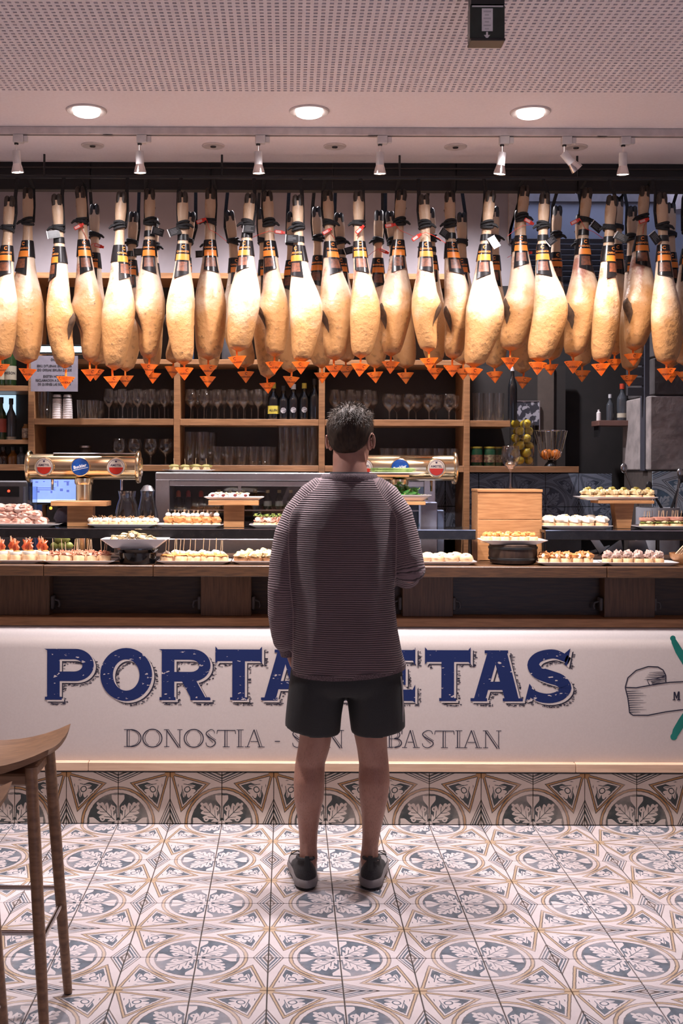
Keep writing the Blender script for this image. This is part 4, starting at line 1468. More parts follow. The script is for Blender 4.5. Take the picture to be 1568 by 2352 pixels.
B().box(-lw - .05, lw, 0, .012, 0, 46 * SH1 / F).build('panel', M_LB, t)
B().box(-lw - .06, lw + .008, -.004, .018, 46 * SH1 / F, 56 * SH1 / F).build('panel_frame', mat('dull_teal', (.06, .09, .11), .5), t)

# cool lit sign strip behind the hams at left
t = thing('strip_lamp', 'glowing cyan and white strip lamp behind the hams at left', 'strip lamp', (X(160, 6.26), 6.26, Z(804, 6.26)))
sw_ = 140 * 6.26 / F / 2
B().box(-sw_, sw_, 0, .03, -.016, .016, 0, .003).build('tube', mat('lit_strip', (.6, .9, .95), .4, emit=(.55, .92, 1), estr=2.2), t)
B().box(-sw_ - .01, sw_ + .01, .0, .034, .016, .026).box(-sw_ - .01, sw_ + .01, 0, .034, -.026, -.016).build('housing', M_BLACK, t)

# notice
NY = 6.24
t = thing('paper_notice', 'pale paper notice with bold printed lines hanging before the shelving', 'notice', (X(124, NY), NY, Z(901, NY)))
nw, nh = 108 * NY / F / 2, 82 * NY / F
B().box(-nw, nw, 0, .0015, 0, nh).build('sheet', mat('lilac_paper', (.27, .245, .29), .7), t)
nt_ = B()
for s_, q in (('OHAR', .86), ('ESKU DITUENAK ERREKLAMA', .68), ('ZIO ORRIAK ESKURA DAUDE', .57), ('EXISTEN HOJAS DE', .39), ('RECLAMACION A DISPOSICION', .28), ('DE QUIENES LAS SOLICITEN', .17)):
    flat_text(nt_, s_, 0, nh * q, .0185, -.0006, 0, .035, .78)
nt_.build('lettering', mat('notice_ink', (.03, .028, .035), .6), t)

# bowls and plates stacked on the lower left shelf above the tap
for k, px in enumerate((178, 209)):
    t = thing('white_bowl', f'small white bowl above the left beer tap, {("left", "right")[k]} one', 'bowl', (X(px, SH0), SH0 + .09, zl + .016), group='bowls above the left tap')
    B().lathe([(0, 0), (.024, 0), (.036, .022), (.038, .024), (.034, .022), (.02, .006), (0, .005)], 18).build('bowl_body', M_PORCELAIN, t)
t = thing('plate_stack', 'stack of white plates under the two small bowls', 'plates', (X(193, SH0), SH0 + .12, zl + .0008))
for q in range(2):
    B().lathe([(0, q * .007), (.06, q * .007), (.105, q * .007 + .008), (.105, q * .007 + .010), (.06, q * .007 + .003), (0, q * .007 + .003)], 24).build('plate', M_PORCELAIN, t)
t = thing('round_jar', 'clear round glass jar behind the small white bowls', 'jar', (X(180, SH0), SH0 + .22, zl + .001))
B().lathe([(0, 0), (.03, 0), (.045, .03), (.045, .06), (.035, .09), (.032, .098)], 16, caps=(True, False)).build('jar_body', M_GLASS, t)
B().lathe([(.034, .098), (.034, .108), (0, .11)], 16).build('lid', M_STEEL, t)

# jars, lemons, fruit bowl, framed tile on the corner shelf
zc = Z(1069, SH0)
for k, (px, c1) in enumerate(((1098, (.25, .10, .05)), (1128, (.26, .22, .12)), (1147, (.26, .22, .12)))):
    t = thing('preserve_jar', f'squat green preserve jar with yellow lid on the corner shelf, {ORD[k]} from the left', 'jar', (X(px, SH0), SH0 + .06 + .03 * (k == 2), zc + .001), group='preserve jars')
    B().lathe([(0, 0), (.032, 0), (.034, .004), (.034, .09), (.028, .1), (0, .1)], 16).build('glass_body', mat('green_jar', (.012, .05, .025), .12), t)
    B().lathe([(.0343, .02), (.0343, .062)], 16, caps=(False, False)).build('label', mat('jar_label%d' % (k > 0), c1, .5, 0, (.10, .04, .03), 60), t)
    B().lathe([(.033, .098), (.033, .108), (0, .109)], 16).build('lid', mat('yellow_lid', (.30, .24, .03), .4), t)
vz = zc + .001
vs_ = thing('glass_vase', 'tall clear glass vase filled with yellow lemons on the corner shelf', 'vase', (X(1207, SH0), SH0 + .10, vz))
B().lathe([(0, .0), (.06, 0), (.068, .01), (.070, .245)], 24, caps=(True, False)).build('vase_body', M_GLASS, vs_)
M_LEMON = mat('lemon_skin', (.52, .36, .025), .4, 0, (.44, .33, .03), 60, bmp=.2)
k = 0
for lay in range(6):
    for q in range(3):
        a = lay * 1.05 + q * 2.09
        t = tag(B().blob((0, 0, 0), (.024, .024, .0265), 12, 8).tube([(0, 0, .024), (0, 0, .031)], [.008, .003], 8).build('lemon', M_LEMON, None,
                (X(1207, SH0) + .038 * math.cos(a), SH0 + .10 + .038 * math.sin(a), vz + .033 + lay * .041), (R.uniform(0, 3), R.uniform(0, 3), 0)),
                'yellow lemon among others inside the tall glass vase', 'lemon', 'lemons in the glass vase')
t = thing('wire_fruit_bowl', 'flared silver wire fruit bowl on the corner shelf right of the lemons', 'fruit bowl', (X(1275, SH0), SH0 + .12, vz))
nb = 18
for k in range(nb):
    a = 2 * PI * k / nb
    B().tube([(r * math.cos(a), r * math.sin(a), z) for r, z in ((.03, .035), (.055, .055), (.068, .10), (.083, .16), (.092, .20))], .0016, 5).build('wire', M_CHROME, t)
B().lathe([(.0, .0), (.035, .0), (.03, .012), (.012, .03), (.032, .036), (0, .037)], 16).build('foot', M_BLACK, t)
B().tube([(.092 * math.cos(2 * PI * q / 24), .092 * math.sin(2 * PI * q / 24), .20) for q in range(25)], .002, 6).build('rim', M_CHROME, t)
M_ORANGEF = mat('orange_skin', (.45, .13, .015), .45, 0, (.38, .10, .01), 80, bmp=.2)
for k, (dx, dy) in enumerate(((-.029, -.012), (.029, -.006), (.0, .034))):
    tag(B().blob((0, 0, 0), .0285, 14, 9).blob((0, 0, .028), .003, 6, 4).build('orange', M_ORANGEF, None, (X(1275, SH0) + dx, SH0 + .12 + dy, vz + .067)),
        ('left orange lying in the wire fruit bowl', 'right orange lying in the wire fruit bowl', 'orange lying at the back of the wire fruit bowl')[k], 'orange', 'oranges in the wire bowl')
m, nt, b = base('ornate_print', .4)
nn = noise(nt, 26, 2)
setc(b, nt, mixc(nt, smooth(nn, .47, .52), (.30, .29, .33), (.03, .03, .04)))
t = thing('ornate_tile', 'black and white floral tile in thin frame leaning over the lemons', 'picture', P(1211, 975, 6.58))
B().box(-.065, .065, -.006, .004, 0, .138).build('print', m, t)
B().box(-.069, -.065, -.009, .004, -.03, .142).box(.065, .069, -.009, .004, -.03, .142).box(-.065, .065, -.009, .004, .138, .142).build('picture_frame', M_STEEL, t)
# bottles on the wall shelf and the tall shiny bottle
z = Z(976, 6.5) + .031
bottle(1176, 964, SH0 + .03, .32, .026, 'dark', 'tall dark shiny bottle at the end of the corner shelf', None, None, 'silver', group=None)
t = thing('salt_shaker', 'small white shaker on the short wall shelf', 'shaker', (X(1374, 6.5), 6.5, z))
B().lathe([(0, 0), (.013, 0), (.013, .045), (.006, .052), (.006, .062), (0, .063)], 12).build('shaker_body', M_WHITEPLASTIC, t)
bottle(1400, 0, 6.5, .15, .021, 'clear', 'clear glass cruet on the short wall shelf', None, None, 'silver', name='cruet', zbase=z)
bottle(1428, 0, 6.5, .21, .031, 'clear', 'clear bottle with red tip and label on the short wall shelf', 'pale', (.30, .28, .30), 'red', zbase=z, labz=(.08, .2))

# ------------------------------------------------------------------ working side of the bar
# steel display fridge
FY = 6.0
t = thing('display_fridge', 'brushed steel glass-fronted display fridge behind the bar', 'fridge', (0, 0, 0))
fx0, fx1, fz1, fz0 = X(357, FY), X(1000, FY), Z(1086, FY), .956
B().box(fx0, fx0 + .075, FY, FY + .27, fz0, fz1, 0, .003).build('side_post', M_STEEL, t)
B().box(fx1 - .06, fx1, FY, FY + .27, fz0, fz1, 0, .003).build('side_post', M_STEEL, t)
B().box(fx0, fx1, FY - .005, FY + .28, Z(1104, FY), fz1, 0, .004).build('top_rail', M_STEEL, t)
B().box(fx0 + .07, fx1 - .06, FY + .004, FY + .03, Z(1117, FY), Z(1105, FY), 0, .002).build('door_rail', M_STEEL, t)
B().box(fx0, fx1, FY - .004, FY + .28, fz0, Z(1238, FY), 0, .004).build('lower_rail', M_STEEL, t)
xm = X(550, FY)
B().box(xm - .008, xm + .008, FY + .004, FY + .03, Z(1238, FY), Z(1117, FY)).build('mullion', M_STEEL, t)
B().box(fx0, fx1, FY + .25, FY + .27, fz0, fz1).build('fridge_back', mat('fridge_dark', (.015, .014, .015), .5), t)
B().box(fx0 + .07, fx1 - .06, FY + .06, FY + .25, Z(1172, FY) - .006, Z(1172, FY)).build('fridge_shelf', M_STEEL, t)
B().box(fx0 + .076, fx1 - .061, FY + .012, FY + .016, Z(1238, FY), Z(1117, FY)).build('pane', M_GLASS, t)
bshz = Z(1172, FY) + .001
cap_m = mat('cap_cream', (.62, .50, .22), .4)
bb1 = B().lathe([(0, 0), (.021, 0), (.022, .004), (.022, .055), (.010, .078), (.009, .095), (0, .095)], 12).mesh('glass_body', mat('small_beer_glass', (.02, .024, .018), .1))
bb2 = B().lathe([(.0098, .088), (.0105, .090), (.0105, .104), (0, .1045)], 10).mesh('cap', cap_m)
bb3 = B().lathe([(.0222, .018), (.0222, .045)], 12, caps=(False, False)).mesh('label', mat('small_label', (.30, .30, .27), .5))
for k, px in enumerate((500, 526, 556, 585, 614, 641, 668)):
    t2 = thing('beer_bottle', f'small dark beer bottle with cream cap inside the fridge, {ORD[k]} from the left', 'bottle', (X(px, FY), FY + .11, bshz), group='bottles in the fridge')
    for nm, me in (('glass_body', bb1), ('cap', bb2), ('label', bb3)):
        link(nm, me, t2)
for k, (px, c) in enumerate(((405, (.55, .10, .03)), (428, (.45, .03, .03)), (458, (.55, .05, .03)))):
    t2 = thing('sauce_bottle', f'red-topped bottle inside the fridge at left, {ORD[k]} of three', 'bottle', (X(px, FY), FY + .12, bshz), group='red bottles in the fridge')
    B().lathe([(0, 0), (.022, 0), (.022, .05), (.012, .066), (0, .066)], 12).build('glass_body', mat('bottle_dark', (.008, .009, .011), .1), t2)
    B().lathe([(.0125, .062), (.0125, .09), (.006, .1), (0, .1)], 12).build('cap', mat(f'cap_red{k}', c, .4), t2)
rr = random.Random(12)
for k in range(9):
    px = 395 + k * 33
    t2 = thing('snack_dish', f'small dish of pale food on the fridge floor, {ORD[k]} from the left', 'dish', (X(px, FY), FY + .12, Z(1238, FY) + .001), group='dishes in the fridge')
    B().lathe([(0, 0), (.026, 0), (.034, .014), (.03, .013), (0, .005)], 14).build('dish_body', M_PORCELAIN, t2)
    B().blob((0, 0, .016), (.027, .027, .02), 10, 6, 0, .25, k).build('food', mat('fridge_food', (.30, .20, .11), .5, 0, (.22, .11, .06), 70), t2)

# beer taps: brass cross-tube on a column
def badge(parent, x, kind, r=.042):
    y = -.072
    o = link('badge', None, parent, (x, y, 0), (PI / 2, 0, 0))
    if kind == 'red':
        B().lathe([(0, 0), (r, 0), (r, .006), (r * .94, .0075), (0, .0075)], 28).build('disc', mat('cream_badge', (.66, .58, .50), .3), o)
        q = B()
        q.add([(r * .78 * math.cos(math.radians(a)), r * .78 * math.sin(math.radians(a)) - .002, .0080) for a in range(180, 361, 12)], [tuple(range(16))])
        q.build('red_half', mat('badge_red', (.55, .035, .02), .3), o)
        q = B()
        q.loft([[(rr_ * math.cos(2 * PI * j / 28), rr_ * math.sin(2 * PI * j / 28), .0079) for j in range(28)] for rr_ in (r * .86, r * .82)], caps=(False, False), sm=False)
        vs, fs = text_pts('AMSTEL', .0155, .02)
        q.add([(a, c + .003, .0082) for a, c in vs], fs)
        q.add([(-.004, .022, .008), (.004, .022, .008), (.005, .033, .008), (0, .029, .008), (-.005, .033, .008)], [(0, 1, 2, 3, 4)])
        q.build('lettering', mat('badge_ink', (.06, .04, .09), .4), o)
    else:
        B().lathe([(0, 0), (r, 0), (r, .006), (r * .94, .0075), (0, .0075)], 28).build('disc', mat('blue_badge', (.010, .085, .36), .3, 0, (.008, .05, .24), 30), o)
        q = B()
        c_, s_ = math.cos(.22), math.sin(.22)
        vs, fs = text_pts('Buckler', .0205, .03)
        q.add([(a * c_ - c * s_, a * s_ + c * c_ - .004, .0082) for a, c in vs], fs)
        q.add([(a * c_ - c * s_, a * s_ + c * c_, .0080) for a, c in ((-.036, -.009), (.036, -.009), (.036, -.0115), (-.036, -.0115))], [(0, 1, 2, 3)])
        q.build('lettering', mat('badge_white', (.75, .75, .78), .4), o)
    B().lathe([(r, -.004), (r * 1.08, -.002), (r * 1.08, .006), (r, .0075)], 28, caps=(False, False)).build('badge_rim', M_BRASS, o)


TPY = 5.50
tz = Z(1074, TPY)
for k, (c, hw_, badges, lb) in enumerate(((193, 125, ((109, 'red'), (191, 'blue'), (272, 'red')), 'left brass beer tap with three round badges over a wooden stand'),
                                          (916, 127, ((833, 'red'), (915, 'blue'), (997, 'red')), 'right brass beer tap partly hidden by the head of the man'))):
    cx = X(c, TPY)
    t = thing('beer_tap', lb, 'beer tap', (cx, TPY, tz), group='brass beer taps')
    hl = hw_ * TPY / F
    b_ = B()
    b_.M = Matrix.Rotation(PI / 2, 4, 'Y')
    b_.lathe([(.0, -hl), (.062, -hl), (.062, hl), (0, hl)], 36)
    b_.build('cross_tube', M_BRASS, t)
    for sx in (-1, 1):
        f_ = B()
        f_.M = Matrix.Translation((sx * hl, 0, 0)) @ Matrix.Rotation(PI / 2, 4, 'Y')
        f_.lathe([(.0, -.008), (.076, -.008), (.079, -.004), (.079, .004), (.076, .008), (.05, .010), (.045, .016), (0, .018)], 36)
        f_.build('end_flange', M_BRASS, t)
    B().lathe([(.039, BT - tz + .02), (.039, -.055)], 28).lathe([(.06, BT - tz + .0005), (.06, BT - tz + .012), (.042, BT - tz + .022)], 28).lathe([(.043, -.085), (.046, -.075), (.046, -.055)], 28).build('column', M_BRASS, t)
    for bxp, kd in badges:
        badge(t, X(bxp, TPY) - cx, kd)
        tpx = X(bxp, TPY) - cx
        B().tube([(tpx, .055, -.02), (tpx, .10, -.03), (tpx, .115, -.07), (tpx, .112, -.115)], [.009, .008, .007, .006], 8).build('spout', M_CHROME, t)
    B().box(-hl * .55, hl * .95, -.03, .03, .0605, .067, 0, .002).build('top_tray', M_STEEL, t) if k == 0 else None

# till screen, cash machine
SCY = 6.02
t = thing('till_screen', 'lit blue till screen behind the left beer tap', 'screen', (X(125, SCY), SCY, .956))
sw2, z0_, z1_ = 50 * SCY / F, Z(1156, SCY) - .956, Z(1102, SCY) - .956
B().box(-sw2 - .012, sw2 + .012, .0, .035, z0_ - .012, z1_ + .012, 0, .003).build('casing', M_BLACK, t)
scr = B().box(-sw2, sw2, -.002, 0, z0_, z1_).build('display', mat('lit_display', (.3, .4, .8), .3, emit=(.22, .36, .95), estr=1.0), t)
B().box(-sw2, sw2, -.0026, -.002, z0_, z0_ + .016).build('task_bar', mat('lit_bar', (.6, .7, .9), .3, emit=(.55, .68, 1), estr=1.0), scr)
ui = B()
for (a, c, wd_, ht_) in ((-.075, .075, .10, .004), (-.075, .065, .10, .004), (-.07, .052, .012, .010), (.0, .05, .01, .012), (.05, .06, .016, .014), (.085, .09, .012, .018), (.085, .055, .014, .012), (-.08, .105, .015, .006), (-.04, .108, .01, .005), (.02, .106, .012, .006), (.07, .108, .03, .005), (.035, .085, .006, .03)):
    ui.box(a - .02, a + wd_ - .02, -.0026, -.002, z0_ + c - .0, z0_ + c + ht_)
ui.build('screen_marks', mat('lit_marks', (.1, .15, .5), .3, emit=(.10, .14, .45), estr=1.0), scr)['kind'] = 'stuff'
B().tube([(0, .02, 0), (0, .02, z0_)], .02, 10).lathe([(0, 0), (.09, 0), (.085, .012), (0, .014)], 20, (0, .02, 0)).build('stand', M_BLACK, t)
CYY = 6.05
t = thing('cash_machine', 'grey cash machine with red indicator light at far left', 'machine', (X(12, CYY), CYY, .956))
B().box(-.14, .118, 0, .2, 0, Z(1107, CYY) - .956, 0, .006).build('casing', mat('machine_grey', (.16, .155, .165), .45), t)
zz_ = Z(1143, CYY) - .956
B().box(-.055, .075, -.003, 0, zz_, zz_ + .055).build('dark_window', M_BLACK, t)
B().lathe([(0, 0), (.007, 0), (.007, .003), (0, .004)], 10).build('indicator', mat('lit_red', (1, .05, .02), .4, emit=(1, .05, .02), estr=3), t, (.02, -.003, zz_ + .03), (PI / 2, 0, 0))
B().box(-.045, .07, -.004, 0, zz_ - .085, zz_ - .055).build('paper_slot', mat('pale_slot', (.34, .33, .33), .5), t)
B().box(.118, .155, .01, .2, 0, Z(1103, CYY) - .956, 0, .004).build('blue_side', mat('machine_blue', (.02, .035, .10), .4), t)
t = thing('amber_lamp', 'small glowing amber button under the till screen', 'indicator lamp', P(117, 1169, SCY))
B().lathe([(0, 0), (.008, 0), (.008, .004), (0, .006)], 10).build('lens', mat('lit_amber', (1, .4, .05), .4, emit=(1, .32, .03), estr=3), t, (0, 0, 0), (PI / 2, 0, 0))
B().box(-.02, .02, .0, .02, -.215, .012).build('lamp_body', M_BLACK, t)

# carafes, plates, glasses on the back of the bar and behind
IY = 5.56
t = thing('glass_jug', 'large clear glass jug behind the middle plate at left', 'jug', (X(292, IY), IY - .0, BT + .001))
B().lathe([(0, .0), (.058, 0), (.062, .006), (.064, .17), (.05, .24), (.038, .275), (.044, .31)], 24, caps=(True, False)).build('jug_body', glass('jug_glass', (.85, .9, .97), .06, .14, .9), t)
B().tube([(-.06, 0, .18), (-.095, 0, .17), (-.1, 0, .10), (-.062, 0, .05)], .007, 8).build('handle', M_GLASSB, t)
t = thing('glass_jug', 'second clear glass jug with lid right of the handled jug', 'jug', (X(336, IY), IY + .05, BT + .001))
B().lathe([(0, .0), (.05, 0), (.053, .006), (.053, .19), (.04, .25), (.033, .29), (.036, .315)], 24, caps=(True, False)).build('jug_body', glass('jug_glass'), t)
B().lathe([(.036, .31), (.02, .335), (0, .34)], 14).build('lid', M_STEEL, t)
t = thing('plate_stack', 'stack of white plates left of the steel fridge', 'plates', (X(312, 6.1), 6.12, .956))
for q in range(16):
    B().lathe([(0, q * .019), (.07, q * .019), (.098, q * .019 + .008), (.098, q * .019 + .011), (.06, q * .019 + .004), (0, q * .019 + .004)], 22).build('plate', M_PORCELAIN, t)
for k, (px, Y, h) in enumerate(((70, 5.56, .31), (118, 5.58, .06), (170, 5.60, .10))):
    if k == 0:
        t = thing('water_glass', 'clear glass tower left of the till screen', 'glass', (X(px, Y), Y, BT + .001))
        B().lathe([(0, 0), (.03, 0), (.034, .33)], 16, caps=(True, False)).build('glass_body', M_GLASSB, t)
t = thing('lemon_bowl', 'bowl of pale green limes seen beneath the dark shelf at left', 'bowl', (X(143, 5.58), 5.58, BT + .001))
B().lathe([(0, 0), (.05, 0), (.07, .03), (.067, .03), (.045, .006), (0, .005)], 20).build('bowl_body', M_GLASS, t)
for q, (dx, dz) in enumerate(((-.035, .035), (.0, .035), (.035, .035), (-.018, .066), (.018, .066))):
    tag(B().blob((0, 0, 0), (.021, .020, .019), 12, 8).blob((.02, 0, 0), .004, 6, 4).build('lime', mat('lime_skin', (.36, .36, .10), .4, 0, (.30, .32, .08), 40), None, (X(143, 5.58) + dx, 5.575, BT + .006 + dz)),
        f'pale green lime in the bowl beneath the dark shelf, {("lower left", "lower middle", "lower right", "upper left", "upper right")[q]}', 'lime', 'limes in the bowl')
t = thing('cloth_bundle', 'dark blue folded cloth beside the left wooden stand', 'cloth', (X(148, 5.40), 5.40, 1.278))
t.location.z = Z(1215, 5.30)
B().blob((0, 0, .05), (.045, .04, .05), 14, 9, 0, .12, 5, 0.0).build('cloth', mat('navy_cloth', (.05, .055, .09), .8, 0, (.10, .10, .14), 25, bmp=.4), t)
# blue-white packets and steel things right of the man
for k, (px, w_, h_, c, nm, lb) in enumerate(((983, .042, .26, (.36, .40, .55), 'packet', 'pale blue paper packet right of the man behind the shelf'), (968, .018, .22, (.06, .13, .20), 'detergent_bottle', 'slim blue bottle right of the man beside the pale packet'))):
    t = thing(nm, lb, 'packet' if k == 0 else 'bottle', (X(px, 5.6), 5.6, BT + .001))
    if k == 0:
        B().box(-w_, w_, -.03, .03, 0, h_, 0, .004).build('carton', mat('pale_blue_card', c, .5), t)
        B().box(w_, w_ + .035, -.02, .03, 0, h_ * .85, 0, .004).build('side_flap', mat('blue_card', (.22, .30, .48), .5), t)
    else:
        B().lathe([(0, 0), (w_, 0), (w_, h_ * .6), (w_ * .45, h_ * .75), (w_ * .45, h_), (0, h_)], 12).build('glass_body', mat('blue_bottle', c, .15), t)
# steel sink things and utensils at right
t = thing('steel_funnel', 'angled steel sheet scoops standing on the bar at right', 'scoop', (X(1395, 5.56), 5.56, BT + .001))
for (p0, q0, p1, q1, p2, q2, p3, q3) in ((1350, 1230, 1368, 1227, 1392, 1262, 1378, 1272), (1370, 1275, 1425, 1236, 1430, 1262, 1375, 1295), (1440, 1240, 1478, 1236, 1490, 1272, 1436, 1278), (1335, 1270, 1400, 1250, 1402, 1258, 1338, 1280)):
    pts = [(X(a, 5.56) - X(1395, 5.56), max(Z(c, 5.56) - BT, .001)) for a, c in ((p0, q0), (p1, q1), (p2, q2), (p3, q3))]
    B().prism(pts, -.03 + .01 * (p0 % 4), -.026 + .01 * (p0 % 4)).build('blade', mat('blue_steel', (.40, .48, .55), .2, 1), t)
for k, (px, ang, l, c) in enumerate(((1482, -22, .26, (.35, .35, .36)), (1545, 18, .20, (.02, .02, .022)), (1556, 8, .22, (.03, .03, .03)), (1535, -30, .17, (.30, .30, .32)))):
    t = thing('kitchen_ladle', f'long handled kitchen utensil standing at far right, {ORD[k]} from the left', 'utensil', (X(px, 5.9), 5.95, 1.32))
    B().tube([(0, 0, 0), (math.sin(math.radians(ang)) * l, 0, math.cos(math.radians(ang)) * l)], [.008, .005], 8).build('handle', mat(f'utensil{k % 2}', c, .25, 1 if k in (0, 3) else 0), t)
    B().blob((math.sin(math.radians(ang)) * l, 0, math.cos(math.radians(ang)) * l), (.018, .008, .026), 10, 6).build('head', mat(f'utensil{k % 2}', c, .25), t)
t = thing('utensil_crock', 'white crock holding utensils at far right behind the bar', 'crock', (X(1510, 5.95), 5.95, .956))
B().lathe([(0, 0), (.1, 0), (.11, .02), (.11, .40), (.10, .40), (.10, .02)], 20, caps=(True, False)).build('crock_body', mat('crock_glaze', (.34, .34, .37), .3), t)
# ------------------------------------------------------------------ raised shelf, stands and crate on the bar
SY0, SY1 = 5.14, 5.44
ST = Z(1216, SY0)
M_RAIL = mat('dark_shelf_steel', (.020, .019, .021), .22, .6, (.03, .028, .03), 30)
for k, (a, c, lb) in enumerate(((-420, 1092, 'long dark raised shelf along the bar carrying the second tier of plates'), (1252, 1850, 'dark raised shelf on the bar right of the wooden crate'))):
    t = thing('raised_shelf', lb, 'shelf', (0, 0, 0), group='raised shelves on the bar')
    xa, xc = X(a, SY0), X(c, SY0)
    B().box(xa, xc, SY0, SY1, ST - .012, ST, 0, .001).build('shelf_plate', mat('smoked_glass', (.02, .02, .022), .08, spec=.7), t)
    B().box(xa, xc, SY0 - .008, SY0 + .012, ST - .043, ST - .001, 0, .002).build('front_rail', M_RAIL, t)
    B().box(xa, xc, SY0 - .009, SY0 - .004, ST - .002, ST + .0015).build('bright_edge', M_CHROME, t)
    for p_ in ([-150, 345, 640, 1085] if k == 0 else [1258, 1520, 1800]):
        B().lathe([(.009, BT - ST + .0004), (.009, -.012)], 10).lathe([(.02, BT - ST + .0004), (.02, BT - ST + .006)], 12).build('support_post', M_RAIL, t, (X(p_, SY0), SY0 + .06, ST))


def stand(px, wtop, ytop, ypl, wcol, label, Y=5.34, wbot=None):
    s = Y / F
    zt = Z(ytop, Y)
    t = thing('wooden_stand', label, 'stand', (X(px, Y), Y, ST), group='wooden serving stands')
    h = zt - ST
    th = (ypl - ytop) * s
    w_ = wtop * s / 2
    B().box(-w_, w_, -.075, .075, h - th, h, 0, .0015).build('top_plank', M_OAK, t)
    a, c = wcol * s / 2, (wbot or wcol) * s / 2
    B().loft([[(sx * q, sy * .035, z) for sx, sy in ((-1, -1), (1, -1), (1, 1), (-1, 1))] for q, z in ((c, .0015), (a, h - th))], sm=False).build('column', M_OAK, t)
    return zt


z_s1 = stand(187, 126, 1152, 1163, 58, 'empty T-shaped wooden stand before the left brass tap')
z_s2 = stand(538, 114, 1149, 1160, 46, 'T-shaped wooden stand under the plate of halved eggs')
z_s3 = stand(915, 116, 1150, 1158, 44, 'T-shaped wooden stand under the green peppers behind the man')
z_s4 = stand(1428, 126, 1146, 1153, 46, 'tapered wooden stand under the olive topped canapes at right', wbot=30)

# crate
CY0 = 5.25
cxa, cxb, cz1 = X(1097, CY0), X(1245, CY0), Z(1122, CY0)
t = thing('wooden_crate', 'upright wooden crate of wide planks with a wine glass on top', 'crate', ((cxa + cxb) / 2, CY0, BT + .0005))
cw, chh, cd = (cxb - cxa) / 2, cz1 - BT - .0005, .174
zm = Z(1192, CY0) - BT
B().box(-cw + .004, cw - .004, 0, .016, .002, zm - .001, 0, .0015).build('plank', M_OAK, t)
B().box(-cw + .004, cw - .004, 0, .016, zm + .001, chh - .014, 0, .0015).build('plank', M_OAK, t)
B().box(-cw - .002, cw + .002, -.004, cd, chh - .013, chh, 0, .0015).build('lid_plank', M_OAK, t)
for sx in (-1, 1):
    B().box(min(sx * cw, sx * (cw - .012)), max(sx * cw, sx * (cw - .012)), .001, cd, 0, chh - .014, 0, .001).build('side_plank', M_OAK, t)
B().box(-cw + .012, cw - .012, cd - .012, cd, 0, chh - .014).build('back_plank', M_OAK, t)
WG = [(0, 0), (.034, .0006), (.034, .002), (.007, .005), (.0042, .015), (.0042, .082), (.010, .092), (.030, .112), (.043, .138), (.0445, .155), (.038, .20), (.0372, .201), (.0366, .200)]
t = thing('wine_glass', 'clear stemmed wine glass standing on top of the wooden crate', 'glass', (X(1172, CY0 + .08), CY0 + .08, cz1 + .0008))
B().lathe(WG, 32, caps=(True, False)).build('glass_body', glass('fine_glass', (1, .98, .98), .01, .11, 1.1), t)
B().lathe([(0, .0935), (.012, .094), (.029, .1125), (.0, .1128)], 24).build('drop_of_wine', mat('pale_wine', (.9, .8, .76), .05, trans=.9), t)

# ------------------------------------------------------------------ plates
def rrect(w, d, r, z, n=3):
    pts = []
    for cx, cy, a0 in ((w - r, d - r, 0), (-w + r, d - r, 90), (-w + r, -d + r, 180), (w - r, -d + r, 270)):
        for i in range(n + 1):
            a = math.radians(a0 + 90 * i / n)
            pts.append((cx + r * math.cos(a), cy + r * math.sin(a), z))
    return pts


def plate(px0, px1, Yf, z, label, depth=.15, h=.016, base=.82, name='plate', fz=None, wave=0):
    Y = Yf + depth / 2
    w = (px1 - px0) * Yf / F / 2
    x = X((px0 + px1) / 2, Yf)
    d = depth / 2
    b = B()
    prof = [(base - .02, .0), (base, .002), (1.0, h - .002), (1.0, h), (.985, h), (base - .03, .005)]
    b.loft([rrect(w * k, d * max(k, .7), .012, zz) for k, zz in prof], 0)
    o = tag(b.build(name, M_PORCELAIN, None, (x, Y, z + .0006)), label, 'plate', 'white plates of food')
    return x, Y, w, z + .0056


# ------------------------------------------------------------------ food
M_CRUMB = mat('bread_crumb', (.76, .53, .32), .75, 0, (.66, .40, .2), 60, bmp=.4, bdist=.003)
M_CRUST = mat('bread_crust', (.42, .20, .075), .6, 0, (.30, .13, .045), 40, bmp=.3)
M_ROLL = mat('pale_roll', (.72, .52, .34), .6, 0, (.62, .38, .20), 18, bmp=.2)
M_MAYO = mat('mayonnaise', (.84, .78, .68), .4, 0, (.80, .70, .56), 40, bmp=.4, bdist=.003)
M_SALAD = mat('egg_salad', (.74, .60, .36), .5, 0, (.64, .45, .2), 60, bmp=.6, bdist=.004)
M_CHOR = mat('red_pepper_meat', (.36, .045, .02), .35, 0, (.50, .12, .03), 50, bmp=.5)
M_HAMSH = mat('shredded_ham', (.46, .13, .07), .45, 0, (.62, .32, .2), 60, bmp=.5)
M_ORTOP = mat('orange_topping', (.70, .33, .10), .45, 0, (.58, .20, .05), 50, bmp=.5)
M_FRITTER = mat('golden_fritter', (.56, .25, .08), .55, 0, (.42, .15, .04), 60, bmp=.6, bdist=.004)
M_EGG = mat('boiled_egg', (.80, .75, .68), .3)
M_DARKRED = mat('dark_cherry', (.16, .02, .015), .3)
M_PICK = mat('toothpick_wood', (.62, .44, .27), .6)
M_GREEN = mat('green_leaf', (.10, .17, .03), .5, 0, (.25, .27, .06), 40)
M_PEPPER = mat('green_pepper_skin', (.035, .17, .025), .25, 0, (.08, .26, .05), 20)
M_OLIVE = mat('green_olive', (.33, .27, .05), .3)
M_PINKMEAT = mat('pink_cured_meat', (.56, .28, .20), .45, 0, (.44, .17, .12), 40, bmp=.5)
M_CREAMP = mat('pink_cream_lump', (.66, .50, .43), .5, 0, (.48, .30, .25), 70, bmp=.6, bdist=.004)
M_SHELL = mat('mussel_shell', (.045, .035, .03), .3, 0, (.20, .14, .08), 50)
